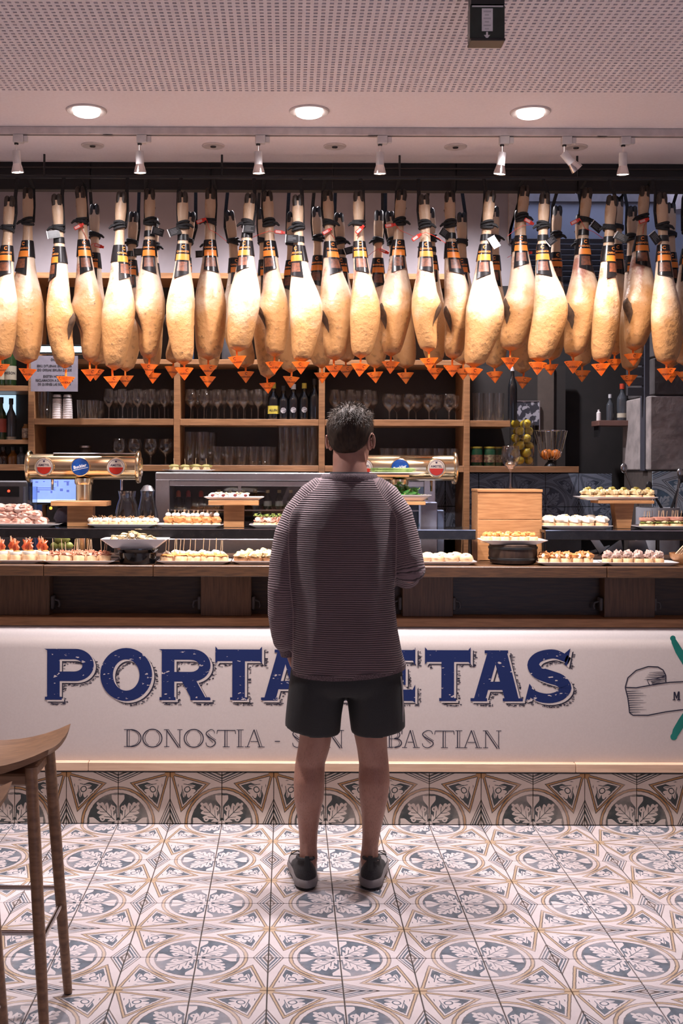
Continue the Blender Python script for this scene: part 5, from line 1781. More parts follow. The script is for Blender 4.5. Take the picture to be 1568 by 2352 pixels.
M_MUSSEL = mat('stuffed_mussel', (.44, .33, .18), .5, 0, (.26, .18, .07), 70, bmp=.6)
M_TUNA = mat('brown_tuft', (.40, .22, .09), .6, 0, (.28, .15, .06), 60)


def bread(w, d, h, n=14):
    b = B()
    pts = lambda k, z: [(w * k * math.copysign(abs(math.cos(a)) ** .7, math.cos(a)), d * k * math.copysign(abs(math.sin(a)) ** .7, math.sin(a)), z) for a in [2 * PI * i / n for i in range(n)]]
    b.loft([pts(.92, 0), pts(1, h * .15), pts(1, h * .85), pts(.93, h)], 0)
    return b


def picks(n, z0, z1, sp, rr):
    b = B()
    for i in range(n):
        x = (i - (n - 1) / 2) * sp + rr.uniform(-.002, .002)
        dx = rr.uniform(-.006, .006)
        b.tube([(x, 0, z0), (x + dx, rr.uniform(-.004, .004), z1)], .0012, 5)
    return b


def shreds(b, n, rad, z, rr, t=.0028, up=.008, l=.016):
    for i in range(n):
        a, r = rr.uniform(0, 6.28), rad * rr.random() ** .6
        c = Vector((r * math.cos(a), r * math.sin(a), z + rr.uniform(0, up)))
        d = Vector((rr.uniform(-1, 1), rr.uniform(-1, 1), rr.uniform(-.3, .5))).normalized() * l * rr.uniform(.5, 1)
        b.tube([c - d * .5, c + Vector((0, 0, .003)), c + d * .5], [t * .6, t, t * .5], 5)
    return b


def food(kind, seed):
    """parts of one piece: (name, mesh data); the first is the body"""
    rr = random.Random(seed * 31 + len(kind))
    P_ = []
    add = lambda nm, b, mt: P_.append((nm, b.mesh(nm, mt)))
    j = rr.uniform(.93, 1.07)
    if kind == 'prawn':
        add('pintxo', bread(.021 * j, .023, .026), M_CRUMB)
        add('cheese', B().lathe([(0, .026), (.021, .026), (.022, .030), (.021, .036), (0, .037)], 12), M_MAYO)
        add('yolk_slice', B().blob((.004, 0, .038), (.012, .014, .004), 10, 6), M_ORTOP)
        b = B()
        for i in range(6):
            a = i * 1.05
            b.tube([(.004 * math.cos(a), .004 * math.sin(a), .036), (.010 * math.cos(a), .008 * math.sin(a), .050), (.004 * math.cos(a + .8), .006 * math.sin(a), .062), (.011 * math.cos(a + 1.2), .006, .072 + rr.uniform(-.01, .006))], [.004, .0055, .0045, .002], 6)
        add('red_meat', b, M_CHOR)
        add('toothpick', picks(2, .03, .083, .006, rr), M_PICK)
    elif kind == 'shred':
        add('pintxo', bread(.022 * j, .024, .026), M_CRUMB)
        add('shredded_topping', shreds(B().blob((0, 0, .029), (.021, .022, .007), 12, 7, 0, .25, seed), 16, .019, .030, rr), M_HAMSH)
        add('toothpick', picks(rr.choice((1, 1, 2)), .025, .075 + rr.uniform(-.006, .01), .012, rr), M_PICK)
    elif kind == 'slice':
        add('pintxo', bread(.025 * j, .024, .024), M_CRUMB)
        add('orange_slice', B().blob((0, 0, .027), (.025, .024, .005), 12, 7, 0, .2, seed), M_ORTOP)
        add('onion_curl', B().tube([(-.016, 0, .032), (-.004, .006, .037), (.012, -.004, .034), (.02, .004, .03)], [.003, .007, .007, .002], 7, flat=.5), M_MAYO)
        add('toothpick', picks(rr.choice((1, 2)), .02, .078 + rr.uniform(-.008, .008), .012, rr), M_PICK)
    elif kind == 'tart':
        b = B()
        n = 28
        b.loft([[(r * (1 + .05 * (i % 2)) * math.cos(2 * PI * i / n), r * (1 + .05 * (i % 2)) * math.sin(2 * PI * i / n), z) for i in range(n)] for r, z in ((.019, 0), (.026, .018))], 0)
        add('tartlet', b, M_CRUST)
        b = B()
        for i in range(11):
            a, r = rr.uniform(0, 6.28), .017 * rr.random() ** .5
            b.blob((r * math.cos(a), r * math.sin(a), .024 + rr.uniform(0, .02) * (1 - r / .02)), (.011, .011, .009), 8, 6, 0, .3, i + seed)
        b.blob((0, 0, .026), (.024, .024, .014), 10, 6, 0, .2, seed)
        add('egg_salad', b, M_SALAD)
    elif kind == 'roll':
        b = B().blob((0, 0, .024), (.036 * j, .030, .024), 16, 9, 0, .06, seed, .0)
        add('bread_roll', b, M_ROLL)
        add('roll_fold', B().tube([(-.02, -.012, .040), (0, -.018, .043), (.022, -.010, .038)], [.002, .006, .002], 6), M_MAYO)
    elif kind == 'small':
        add('pintxo', bread(.018 * j, .018, .022), M_CRUMB)
        b = B()
        for i in range(4):
            b.blob((rr.uniform(-.01, .01), rr.uniform(-.008, .008), .026 + rr.uniform(0, .004)), (.009, .009, .007), 8, 6, 0, .25, i + seed)
        add('topping', b, M_ORTOP)
    elif kind == 'gold':
        add('pintxo', bread(.021 * j, .021, .024), M_CRUMB)
        b = B().blob((0, 0, .032), (.022, .021, .014), 12, 8, 0, .2, seed)
        for i in range(3):
            b.blob((rr.uniform(-.012, .012), rr.uniform(-.01, .01), .042), (.008, .008, .007), 8, 5, 0, .3, i)
        add('golden_topping', b, M_FRITTER)
        add('cream_dot', B().blob((rr.uniform(-.006, .006), -.012, .032), (.010, .009, .010), 9, 6, 0, .2, seed), M_MAYO)
    elif kind == 'cream':
        add('pintxo', bread(.020 * j, .020, .024), M_CRUMB)
        b = B()
        for i in range(7):
            a = i * 1.0
            b.blob((.010 * math.cos(a), .010 * math.sin(a), .031 + .006 * (i % 3)), (.010, .010, .010), 8, 6, 0, .3, i + seed)
        add('cream_topping', b, M_CREAMP)
    elif kind == 'sausage':
        b = B().blob((0, 0, .020), (.030 * j, .023, .019), 18, 12, 0, .09, seed)
        add('mini_sandwich', b, mat('pink_roll', (.74, .52, .43), .5, 0, (.60, .36, .28), 30, bmp=.3))
        add('meat_slice', B().blob((.006, -.006, .027), (.021, .017, .010), 16, 10, 0, .16, seed + 3), M_PINKMEAT)
    elif kind == 'white':
        add('pintxo', bread(.023 * j, .021, .018), M_CRUMB)
        b = B()
        for i in range(5):
            b.blob(((i - 2) * .009, rr.uniform(-.008, .008), .024), (.010, .014, .010), 9, 6, 0, .2, i + seed)
        add('white_topping', b, M_MAYO)
        add('brown_tuft', shreds(B(), 7, .009, .033, rr, .0024, .006, .014), M_TUNA)
    elif kind == 'ball':
        add('pintxo', bread(.020 * j, .019, .016), M_CRUMB)
        add('fritter', B().blob((0, 0, .029), (.022, .021, .019), 12, 8, 0, .16, seed), M_FRITTER)
        add('quail_egg', B().blob((0, 0, .051), (.0135, .0135, .0115), 12, 8), M_EGG)
        add('toothpick', picks(rr.choice((1, 2)), .05, .076, .004, rr), M_PICK)
    elif kind == 'saladtoast':
        add('pintxo', bread(.022 * j, .021, .016), M_CRUMB)
        add('pink_topping', shreds(B().blob((0, 0, .022), (.020, .02, .010), 10, 7, 0, .25, seed), 10, .018, .028, rr, .004), M_PINKMEAT)
        add('salad_leaves', shreds(B(), 9, .016, .036, rr, .003, .010, .02), M_GREEN)
        add('mayonnaise', B().blob((rr.uniform(-.01, .01), -.012, .028), (.010, .008, .008), 9, 6, 0, .2, seed), M_MAYO)
    elif kind == 'muffin':
        add('pintxo', bread(.028 * j, .026, .022), M_CRUMB)
        b = B().blob((0, 0, .034), (.031, .028, .019), 14, 8, 0, .12, seed)
        add('white_mound', b, M_MAYO)
        add('crumb_dust', B().blob((rr.uniform(-.008, .008), -.004, .050), (.011, .011, .004), 9, 5, 0, .3, seed), M_SALAD)
    elif kind == 'sandwich':
        add('sandwich', bread(.033, .026, .018), M_CRUMB)
        add('green_filling', B().blob((0, 0, .023), (.034, .027, .007), 14, 6, 0, .18, seed), M_GREEN)
        add('yellow_filling', B().blob((.003, -.001, .028), (.033, .026, .006), 14, 6, 0, .16, seed + 1), M_SALAD)
        b = bread(.034, .027, .014)
        b.v = [(x, y, z + .032) for x, y, z in b.v]
        add('upper_bread', b, M_PINKMEAT)
        add('toothpick', picks(rr.choice((2, 3)), .03, .074, .011, rr), M_PICK)
    elif kind == 'egg':
        add('halved_egg', B().blob((0, 0, .013), (.022 * j, .020, .014), 14, 8, 0, .08, seed, .0), M_EGG)
        add('cherry', B().blob((.0, -.016, .016), (.009, .006, .007), 10, 6), M_DARKRED)
        add('sauce', B().blob((.012, -.006, .024), (.009, .009, .005), 8, 5, 0, .3, seed), M_SALAD)
    elif kind == 'olive':
        add('pintxo', bread(.026 * j, .024, .016), M_CRUMB)
        b = B()
        for i in range(8):
            a = i * .8
            b.blob((.013 * math.cos(a), .012 * math.sin(a), .024 + .004 * (i % 3)), (.013, .012, .010), 8, 6, 0, .3, i + seed)
        add('salad_topping', b, M_SALAD)
        add('olive', B().blob((0, 0, .041), (.0105, .0085, .008), 10, 7), M_OLIVE)
    elif kind == 'mussel':
        b = B().blob((0, 0, .007), (.026 * j, .015, .008), 12, 6, 0, .05, seed)
        add('mussel', b, M_SHELL)
        add('stuffing', B().blob((0, 0, .014), (.022, .013, .009), 10, 7, 0, .25, seed), M_MUSSEL)
    elif kind == 'pepper':
        l = .036 * j
        b = B().tube([(-l, 0, .006), (-l * .5, .004, .008), (0, .002, .010), (l * .6, -.004, .008), (l, -.008, .006)], [.004, .009, .010, .008, .002], 8)
        add('green_pepper', b, M_PEPPER)
        add('stem', B().tube([(-l, 0, .006), (-l - .012, .004, .010)], [.003, .0018], 5), M_GREEN)
    elif kind == 'asparagus':
        b = B().tube([(-.08, 0, .004), (.04, 0, .004), (.08, .0, .004), (.098, 0, .0045)], [.004, .0042, .005, .001], 7)
        add('asparagus_spear', b, mat('asparagus', (.13, .21, .05), .4, 0, (.22, .30, .10), 40))
    elif kind == 'tortilla':
        add('potato_wedge', B().prism([(-.026, 0), (.026, 0), (.016, .022), (-.012, .024)], -.02, .02), M_SALAD)
        add('green_topping', B().blob((0, 0, .028), (.030, .024, .010), 12, 6, 0, .15, seed), mat('olive_spread', (.22, .18, .04), .6, 0, (.16, .14, .03), 50, bmp=.5))
        add('toothpick', picks(1, .02, .07, .004, rr), M_PICK)
    return P_


FOODC = {}


def piece(kind, variant, loc, rot, label, cat, group, sc=1.0):
    key = (kind, variant)
    if key not in FOODC:
        FOODC[key] = food(kind, variant)
    prs = FOODC[key]
    o = link(prs[0][0], prs[0][1], None, loc, rot)
    o.scale = (sc, sc, sc)
    tag(o, label, cat, group)
    for nm, me in prs[1:]:
        link(nm, me, o)
    return o


SAY = dict(prawn='bread bite with upright red meat', shred='bread bite with shredded ham', slice='bread bite with orange slice and onion', tart='fluted tartlet heaped with egg salad',
           roll='pale oval bread roll', small='small bread bite with orange topping', gold='bread bite under golden topping', cream='bread bite with pinkish cream topping',
           sausage='mini sandwich with pink meat', white='toast with white topping and brown tuft', ball='fritter bite with white quail egg', saladtoast='toast with pink topping and salad leaves',
           muffin='toast under a white mound', sandwich='layered sandwich bite with green filling', egg='halved egg with dark cherry', olive='salad toast with green olive',
           mussel='stuffed mussel', pepper='fried green pepper', asparagus='green asparagus spear', tortilla='potato wedge with olive spread')
CATF = dict(roll='bread roll', sausage='sandwich', sandwich='sandwich', egg='egg', mussel='mussel', pepper='pepper', asparagus='asparagus', tart='tartlet')


def serve(kind, px0, px1, Yf, z, n, rows, pname, dy=.05, y0=.045, scale=1.0, stack=0, rotr=.5):
    """rows of pieces standing on a plate, px0..px1 at depth Yf"""
    grp = f'{SAY[kind].split(" with ")[0]} pieces on the {pname}'
    xa, xb = X(px0, Yf), X(px1, Yf)
    rowname = ['front', 'second', 'third', 'fourth']
    for r in range(rows):
        m = n if r % 2 == 0 else n - 1
        for k in range(m):
            x = xa + (xb - xa) * (k + .5 + (.5 if m < n else 0)) / n
            o = piece(kind, R.randrange(3), (x + R.uniform(-.002, .002), Yf + y0 + r * dy + R.uniform(-.003, .003), z), (0, 0, R.uniform(-rotr, rotr)),
                      f'{SAY[kind]}, {ORD[k]} in {rowname[r]} row, {pname}', CATF.get(kind, 'canape'), grp, scale * R.uniform(.96, 1.04))
    return grp


BF = .416 * F                        # bar level: depth from the row of a plate's near edge
def bar_Y(y): return (H - BT) * F / (y - PY)


# front tier on the bar top
Yb = bar_Y(1298)
pl_ = plate(-150, 104, Yb + .012, BT, 'white plate at far left on the bar with red-topped bites', .16)
serve('prawn', -85, 112, Yb, pl_[3], 6, 2, 'far left bar plate', .066, .05, 1.3)
pl_ = plate(98, 264, Yb - .008, BT, 'white plate of ham bites on the bar, second from left', .16)
serve('shred', 103, 254, Yb, pl_[3], 5, 2, 'second bar plate', .062, .045, 1.2)
pl_ = plate(360, 530, Yb, BT, 'white plate of onion and orange bites on the bar', .15)
serve('slice', 366, 524, Yb, pl_[3], 5, 2, 'third bar plate', .064, .045, 1.2)
pl_ = plate(532, 705, Yb + .006, BT, 'white plate of egg tartlets left of the man', .15)
serve('tart', 536, 706, Yb, pl_[3], 5, 2, 'tartlet plate', .074, .045, 1.3)
pl_ = plate(920, 1097, Yb + .01, BT, 'white plate of pale rolls right of the man', .16)
serve('roll', 925, 1090, Yb, pl_[3], 5, 2, 'roll plate', .072, .045, .98)
pl_ = plate(1238, 1402, Yb - .004, BT, 'white plate of golden bites right of the crate', .15)
serve('gold', 1240, 1370, Yb, pl_[3], 5, 2, 'golden plate', .055, .045, 1.1)
pl_ = plate(1390, 1562, Yb - .0, BT, 'white plate of pinkish cream bites at right on the bar', .15)
serve('cream', 1388, 1532, Yb, pl_[3], 6, 2, 'cream plate', .052, .045, 1.08)
t = thing('wooden_bowl', 'brown wooden bowl with sticks cut by the right edge', 'bowl', (X(1585, 5.08), 5.08, BT + .0005))
B().lathe([(0, 0), (.06, 0), (.085, .03), (.09, .05), (.083, .05), (.075, .02), (0, .012)], 24).build('bowl_body', M_OAK, t)
for k in range(5):
    tag(B().tube([(0, 0, 0), (.05 + k * .006, .02 - k * .01, .045 + .004 * k)], .003, 6).build('bread_stick', M_PICK, None, (X(1585, 5.08) - .075 + k * .012, 5.06 + k * .008, BT + .045)),
        'thin bread stick poking out of the wooden bowl at right', 'bread stick', 'bread sticks in the bowl')

# dish of mussels on a black round stand
Ys = 5.035
t = thing('black_stand', 'round black glass stand under the deep plate of mussels', 'stand', (X(317, Ys), Ys, BT + .0005))
hs_ = Z(1259, 5.02) - BT
B().lathe([(0, 0), (.075, 0), (.08, .01), (.082, hs_ * .7), (.098, hs_ - .006), (.098, hs_), (0, hs_)], 28).build('stand_body', mat('black_glass', (.010, .010, .012), .08, spec=.7), t)
pl_ = plate(230, 384, Ys - .08, BT + hs_, 'deep white dish of stuffed mussels on the black stand', .15, .040, .68, 'deep_dish')
zt_ = BT + hs_ + .022
for r in range(3):
    for k in range(5):
        piece('mussel', R.randrange(3), (X(306, Ys) + (k - 2) * .037 + R.uniform(-.005, .005), Ys - .038 + r * .034, zt_ + .009 * (2 - abs(k - 2)) + (.008 if r == 1 else 0)),
              (R.uniform(-.3, .3), R.uniform(-.3, .3), R.uniform(-1.2, 1.2)), f'stuffed mussel, {ORD[k]} from left in {["front", "middle", "rear"][r]} row of the deep dish', 'mussel', 'stuffed mussels in the deep dish', 1.1)
# barrel bowl with plate before the crate
t = thing('barrel_stand', 'dark round wooden tub under the plate before the crate', 'stand', (X(1178, 5.09), 5.09, BT + .0005))
hs2 = Z(1250, 5.0) - BT
B().lathe([(0, 0), (.085, 0), (.10, .006), (.108, hs2 * .5), (.104, hs2 - .004), (.098, hs2), (0, hs2)], 28).build('tub_body', mat('charred_wood', (.030, .015, .010), .5, 0, (.05, .026, .016), 14, (6, 6, 1), .3), t)
for zz in (.02, hs2 - .022):
    B().lathe([(.1075, zz), (.1092, zz + .001), (.1092, zz + .010), (.1075, zz + .011)], 28, caps=(False, False)).build('hoop', M_BLACK, t)
pl_ = plate(1108, 1260, 4.995, BT + hs2, 'white plate of small orange bites on the dark tub', .17, .020, .72)
serve('small', 1112, 1240, 5.0, BT + hs2 + .0056, 6, 2, 'tub plate', .055, .055, 1.32)

# second tier on the raised shelf
Yt = 5.235
pl_ = plate(-90, 135, Yt, ST, 'white plate piled with mini sandwiches at far left', .17)
lay = [(7, 0, .0), (6, .5, .030), (4, 1.4, .060)]
for r, (n, off, dz) in enumerate(lay):
    for q in range(2):
        for k in range(n):
            piece('sausage', R.randrange(3), (X(-72, Yt) + (k + off) * .052 + R.uniform(-.004, .004), Yt + .055 + q * .05 + R.uniform(-.004, .004), pl_[3] + dz - .004),
                  (R.uniform(-.25, .25), R.uniform(-.25, .25), R.uniform(-.6, .6)), f'mini sandwich, {ORD[k]} from left in {["bottom", "middle", "top"][r]} layer, {["front", "rear"][q]} of far left pile',
                  'sandwich', 'mini sandwiches in the pile', 1.15)
pl_ = plate(200, 358, Yt, ST, 'white plate of white-topped toasts on the dark shelf', .15)
serve('white', 202, 358, Yt, pl_[3], 7, 2, 'toast plate', .053, .045, 1.12)
pl_ = plate(356, 512, Yt, ST, 'white plate of fritters with quail eggs on the dark shelf', .15)
serve('ball', 374, 506, Yt, pl_[3], 6, 2, 'fritter plate', .052, .045, 1.0)
pl_ = plate(572, 715, Yt, ST, 'white plate of salad toasts beside the left sleeve of the man', .15)
serve('saladtoast', 582, 712, Yt, pl_[3], 5, 2, 'salad plate', .054, .045, 1.15)
pl_ = plate(1246, 1410, Yt, ST, 'white plate of mounded toasts right of the crate', .15)
serve('muffin', 1247, 1402, Yt, pl_[3], 5, 2, 'mound plate', .068, .045, 1.06)
pl_ = plate(1460, 1660, Yt, ST, 'white plate of layered sandwiches at far right', .16)
serve('sandwich', 1476, 1640, Yt, pl_[3], 5, 2, 'sandwich plate', .062, .05, 1.08)
# third tier on the stands
pl_ = plate(468, 606, 5.265, z_s2, 'white plate of halved eggs on the middle wooden stand', .15)
serve('egg', 476, 572, 5.265, pl_[3], 4, 2, 'egg plate', .05, .045, 1.1)
pl_ = plate(1334, 1514, 5.265, z_s4, 'white plate of olive topped toasts on the right wooden stand', .16)
serve('olive', 1338, 1508, 5.265, pl_[3], 6, 2, 'olive plate', .064, .045, 1.15)
pl_ = plate(856, 992, 5.265, z_s3, 'flared white dish heaped with green peppers right of the man', .16, .030, .74, 'flared_dish')
for k in range(58):
    a = R.uniform(0, 6.28)
    lv = k // 15
    r = (.066, .056, .042, .022)[min(lv, 3)] * R.random() ** .5
    piece('pepper', R.randrange(3), (pl_[0] + r * 1.5 * math.cos(a), pl_[1] + r * math.sin(a) * .8, pl_[3] + .010 + lv * .014), (R.uniform(-.3, .3), R.uniform(-.4, .4), R.uniform(0, 6)),
          'fried green pepper in the heap on the flared dish right of the man', 'pepper', 'green peppers in the flared dish')
# tall stand with asparagus before the right tap
Ya = 5.30
za = Z(1089, Ya)
t = thing('tall_stand', 'tall wooden stand under the asparagus plate behind the man', 'stand', (X(838, Ya), Ya, ST + .0015))
B().box(-.018, .018, -.02, .02, 0, za - ST - .012).box(-.06, .06, -.05, .05, 0, .01).build('column', M_OAK, t)
B().box(-.05, .20, -.055, .055, za - ST - .012, za - ST - .002, 0, .001).build('top_plank', M_OAK, t)
pl_ = plate(822, 976, Ya - .06, za - .0005, 'flat white plate of green asparagus before the right tap', .13, .010, .84)
for k in range(16):
    piece('asparagus', R.randrange(2), (pl_[0] + .01 + R.uniform(-.012, .012), Ya - .035 + (k % 6) * .012, pl_[3] + (k // 6) * .008 + .001), (0, R.uniform(-.02, .02), R.uniform(-.08, .08) + (PI if R.random() < .3 else 0)),
          'green asparagus spear in the bundle on the flat plate before the tap', 'asparagus', 'asparagus spears on the flat plate')
# plate on the fridge top
pl_ = plate(372, 490, 6.03, Z(1086, 6.0) + .0005, 'grey-lit plate of olive spread wedges on top of the fridge', .18, .014, .6)
serve('tortilla', 384, 484, 6.03, pl_[3], 4, 1, 'fridge top plate', .05, .08, 1.0)
# ------------------------------------------------------------------ the man
MY = 4.25                               # depth of the middle of the body
MS = MY / F                             # metres per photograph px there
MX = X(800, MY)


def mp(px, py, dy=0.0):
    """photograph px -> man-local point (x to the right, y away from the viewer)"""
    return Vector(((px - 800) * MS, dy, H - (py - PY) * MS))


def ell(c, rx, ry, n=24, e=2.0, rot=0.0):
    out = []
    for i in range(n):
        a = 2 * PI * i / n
        cx = rx * math.copysign(abs(math.cos(a)) ** (2 / e), math.cos(a))
        sy = ry * math.copysign(abs(math.sin(a)) ** (2 / e), math.sin(a))
        out.append((c[0] + cx * math.cos(rot) - sy * math.sin(rot), c[1] + cx * math.sin(rot) + sy * math.cos(rot), c[2]))
    return out


man = thing('person', 'man seen from behind in ribbed mauve-brown sweater, black shorts and dark trainers', 'person', (MX, MY, 0))

# materials
m, nt, b = base('skin', .5)
sk = mixc(nt, smooth(noise(nt, 14, 4), .35, .7), (.36, .185, .135), (.30, .14, .10))
px_, py_, pz_ = sep(coords(nt))
leg = smooth(pz_, .56, .50)
hairs = smooth(noise(nt, 420, 2, stretch=(1, 1, .22)), .52, .66) * leg * .38
setc(b, nt, mixc(nt, hairs, sk, (.12, .06, .045)))
b.inputs['Subsurface Weight'].default_value = .12
b.inputs['Subsurface Radius'].default_value = (.012, .004, .002)
bump(nt, b, noise(nt, 120, 3), .15, .001)
M_SKIN = m
M_SHORTS = mat('black_sports_cloth', (.014, .014, .015), .75, 0, (.010, .010, .011), 300, bmp=.25, bdist=.0008)
M_SHOE = mat('dark_mesh_shoe', (.026, .024, .027), .8, 0, (.016, .015, .017), 220, bmp=.5, bdist=.001)
M_SOLE = mat('grey_foam_sole', (.22, .195, .195), .55, 0, (.15, .135, .14), 16)
M_OUTSOLE = mat('black_rubber', (.014, .014, .015), .7)
M_PIPE = mat('pale_piping', (.42, .38, .38), .6)
M_TEE = mat('navy_tee', (.022, .024, .036), .8, 0, (.015, .016, .024), 200)
M_HAIR = mat('dark_brown_hair', (.020, .0115, .007), .6, 0, (.040, .023, .013), 90, (1, 1, .3), .3, spec=.25)

# ---- body: one continuous skin surface (legs, trunk, neck, head, arms, hands)
bd = B()
LEGS = {'l': [(727, 1640, .062), (727, 1688, .0605), (722.5, 1718, .0600), (714, 1755, .0560), (712, 1789, .0585), (711.5, 1831, .0560), (711, 1873, .0425), (710.5, 1915, .0350), (711, 1943, .0325), (711.5, 1968, .0345), (708, 2000, .033)],
        'r': [(853, 1640, .063), (853, 1688, .0620), (856.5, 1718, .0570), (861, 1755, .0560), (861, 1789, .0590), (860, 1831, .0530), (858.5, 1873, .0420), (855, 1915, .0330), (852.5, 1943, .0305), (851, 1968, .0345), (853, 2000, .033)]}
for sd, rows in LEGS.items():
    rings = []
    for (px, py, r) in rows:
        back = {1755: .004, 1789: -.010, 1831: -.012, 1873: -.004}.get(py, 0)
        rings.append(ell(mp(px, py, back), r, r * (1.08 if py < 1900 else 1.2), 20))
    # hip and thigh continue up under the shorts
    c = mp(rows[0][0], rows[0][1])
    sx = -1 if sd == 'l' else 1
    top = [ell((c.x * .93, .0, .74), .078, .085, 20), ell((c.x * .88, 0, .86), .085, .095, 20)]
    bd.loft(top[::-1] + rings)
    # foot
    tx = -.13 if sd == 'l' else .16
    a = mp(rows[-1][0], 2000)
    bd.tube([(a.x - tx * .03, -.05, .040), (a.x, .0, .045), (a.x + tx * .06, .06, .042), (a.x + tx * .14, .14, .030)], [.026, .033, .036, .026], 12)
    # tendon hollow at the heel
    bd.tube([(mp(rows[-2][0], 1930).x, -.034, .165), (mp(rows[-1][0], 1990).x, -.046, .065)], [.010, .013], 8)
bd.loft([ell((0, 0, .80), .155, .098, 28, 2.4), ell((0, 0, .90), .165, .105, 28, 2.4), ell((-.008, .0, 1.05), .150, .095, 28, 2.4), ell((-.012, 0, 1.2), .160, .100, 28, 2.4),
         ell((-.006, 0, 1.35), .168, .105, 28, 2.3), ell((.0, .0, 1.44), .150, .090, 28, 2.2), ell((.002, -.002, 1.49), .090, .075, 28), ell((.004, .0, 1.52), .068, .066, 28)])
# neck: px 762..845 at 1070
bd.loft([ell(mp(803, 1105, -.005), .072, .068, 24), ell(mp(803, 1088, .0), .066, .065, 24), ell(mp(803, 1065, .008), .0635, .064, 24), ell(mp(802, 1048, .018), .062, .066, 24), ell(mp(802, 1025, .024), .058, .066, 24)])
# head turned a little to the right
HC = mp(805, 1017, .022)
HA = math.radians(-20)
hm = Matrix.Translation(HC) @ Matrix.Rotation(HA, 4, 'Z')
bd.M = hm
bd.blob((0, .0, .030), (.0755, .094, .088), 24, 16)                    # skull
bd.loft([ell((0, .045, -.105), .030, .036, 20), ell((0, .038, -.085), .048, .052, 20), ell((0, .026, -.05), .060, .070, 20), ell((0, .014, .0), .068, .082, 20), ell((0, .008, .04), .066, .08, 20)])
bd.tube([(0, .090, .012), (0, .112, -.022), (0, .098, -.034)], [.008, .0125, .012], 10)   # nose
bd.tube([(-.045, .076, .020), (0, .090, .022), (.045, .076, .020)], [.008, .010, .008], 8)  # brow
bd.tube([(-.020, .088, -.060), (0, .094, -.059), (.020, .088, -.060)], [.005, .007, .005], 8)  # lips
bd.tube([(-.018, .087, -.068), (0, .093, -.069), (.018, .087, -.068)], [.005, .007, .005], 8)
bd.M = None
# arms under the sleeves
LARM = [(742, 1130, .0), (712, 1165, -.005), (668, 1225, -.012), (654, 1290, -.022), (646, 1350, -.032), (648, 1410, -.02), (655, 1470, .0), (662, 1500, .012)]
RARM3 = [mp(858, 1130, 0), mp(890, 1165, -.005), mp(918, 1225, -.015), mp(932, 1280, -.022), mp(941, 1322, -.024), mp(935, 1326, .06), mp(912, 1318, .15), mp(892, 1308, .215), mp(884, 1304, .25)]
LARM3 = [mp(*p) for p in LARM]
bd.tube(LARM3, [.05, .052, .046, .042, .038, .037, .031, .026], 14)
bd.tube(RARM3, [.05, .05, .044, .038, .033, .033, .032, .027, .026], 14)


def hand(b, wrist, fwd, side, nrm, curl, sc=1.0, thumb=1):
    """palm, four fingers and a thumb; fwd along the fingers, side towards the thumb, nrm out of the palm"""
    fwd, side, nrm = Vector(fwd).normalized(), Vector(side).normalized(), Vector(nrm).normalized()
    q = lambda f, s_, n_: Vector(wrist) + (fwd * f + side * s_ + nrm * n_) * sc
    for s_ in (-.027, -.009, .009, .027):
        b.tube([q(-.005, s_ * .6, 0), q(.04, s_ * .95, -.002), q(.085, s_, 0)], [.015 * sc, .0145 * sc, .0115 * sc], 10)
    for k, (s_, l) in enumerate(((-.028, .062), (-.0095, .076), (.0095, .082), (.028, .072))):
        p = q(.082, s_, 0)
        d = fwd.copy()
        pts, a = [p], 0
        for seg, fr in enumerate((.45, .32, .23)):
            a += curl * (.5, 1.0, .8)[seg]
            d = fwd * math.cos(a) + nrm * math.sin(a)
            p = p + d * (l * fr * sc)
            pts.append(p)
        b.tube(pts, [.0092 * sc, .0086 * sc, .0078 * sc, .0062 * sc], 8)
    b.tube([q(.018, .022, .004), q(.045, .042, .012), q(.072, .050, .022), q(.092, .048, .034)], [.0135 * sc, .0115 * sc, .0098 * sc, .0075 * sc], 9)


hand(bd, mp(667, 1500, .020), (.42, .16, -1), (.1, 1, .1), (1, -.1, .1), .25)
hand(bd, mp(884, 1304, .25), (-.55, .80, .10), (.15, .1, 1), (-.8, -.55, .05), .75)
body_me = remeshed(bd, .0062, 5)
body_me.materials.append(M_SKIN)
link('body', body_me, man)

# ears
for sx in (-1, 1):
    e = B()
    e.M = hm @ Matrix.Translation((sx * .0745, -.006, .0)) @ Matrix.Rotation(math.radians(52 if sx < 0 else -26), 4, 'Z')
    rings = []
    for i in range(13):
        a = math.radians(250 - 290 * i / 12)
        rr_ = 1.0 + .12 * math.sin(a)
        rings.append((sx * (.004 + .006 * math.sin(math.radians(15 * i))), .018 * math.cos(a) * rr_ + .002, .031 * math.sin(a) * rr_))
    e.tube(rings, [.0042, .005, .005, .0048, .0045, .0045, .0046, .0048, .005, .005, .0052, .006, .0065], 8)
    e.blob((sx * .0, .004, -.002), (.005, .016, .026), 12, 8)
    e.tube([(0, .010, .012), (sx * .006, .004, .006), (sx * .006, .006, -.012)], [.003, .004, .004], 6)
    e.build('ear', M_SKIN, man)
# eyes and brows (turned away from the viewer)
for sx in (-1, 1):
    e = B()
    e.M = hm
    e.blob((sx * .031, .0735, .002), .0125, 12, 8)
    eo = e.build('eye', mat('eye_white', (.7, .66, .62), .2), man)
    e = B()
    e.M = hm
    e.blob((sx * .031, .0845, .002), (.0055, .003, .0055), 10, 6)
    e.build('iris', mat('iris_brown', (.05, .025, .012), .15), eo)
    e = B()
    e.M = hm
    e.tube([(sx * .014, .089, .022), (sx * .032, .087, .028), (sx * .050, .070, .023)], [.003, .0042, .002], 6, flat=.6)
    e.build('eyebrow', M_HAIR, man)

# ---- hair: cap of the skull plus short strands
hb_ = B()
hr = random.Random(5)
n, mrows = 40, 22


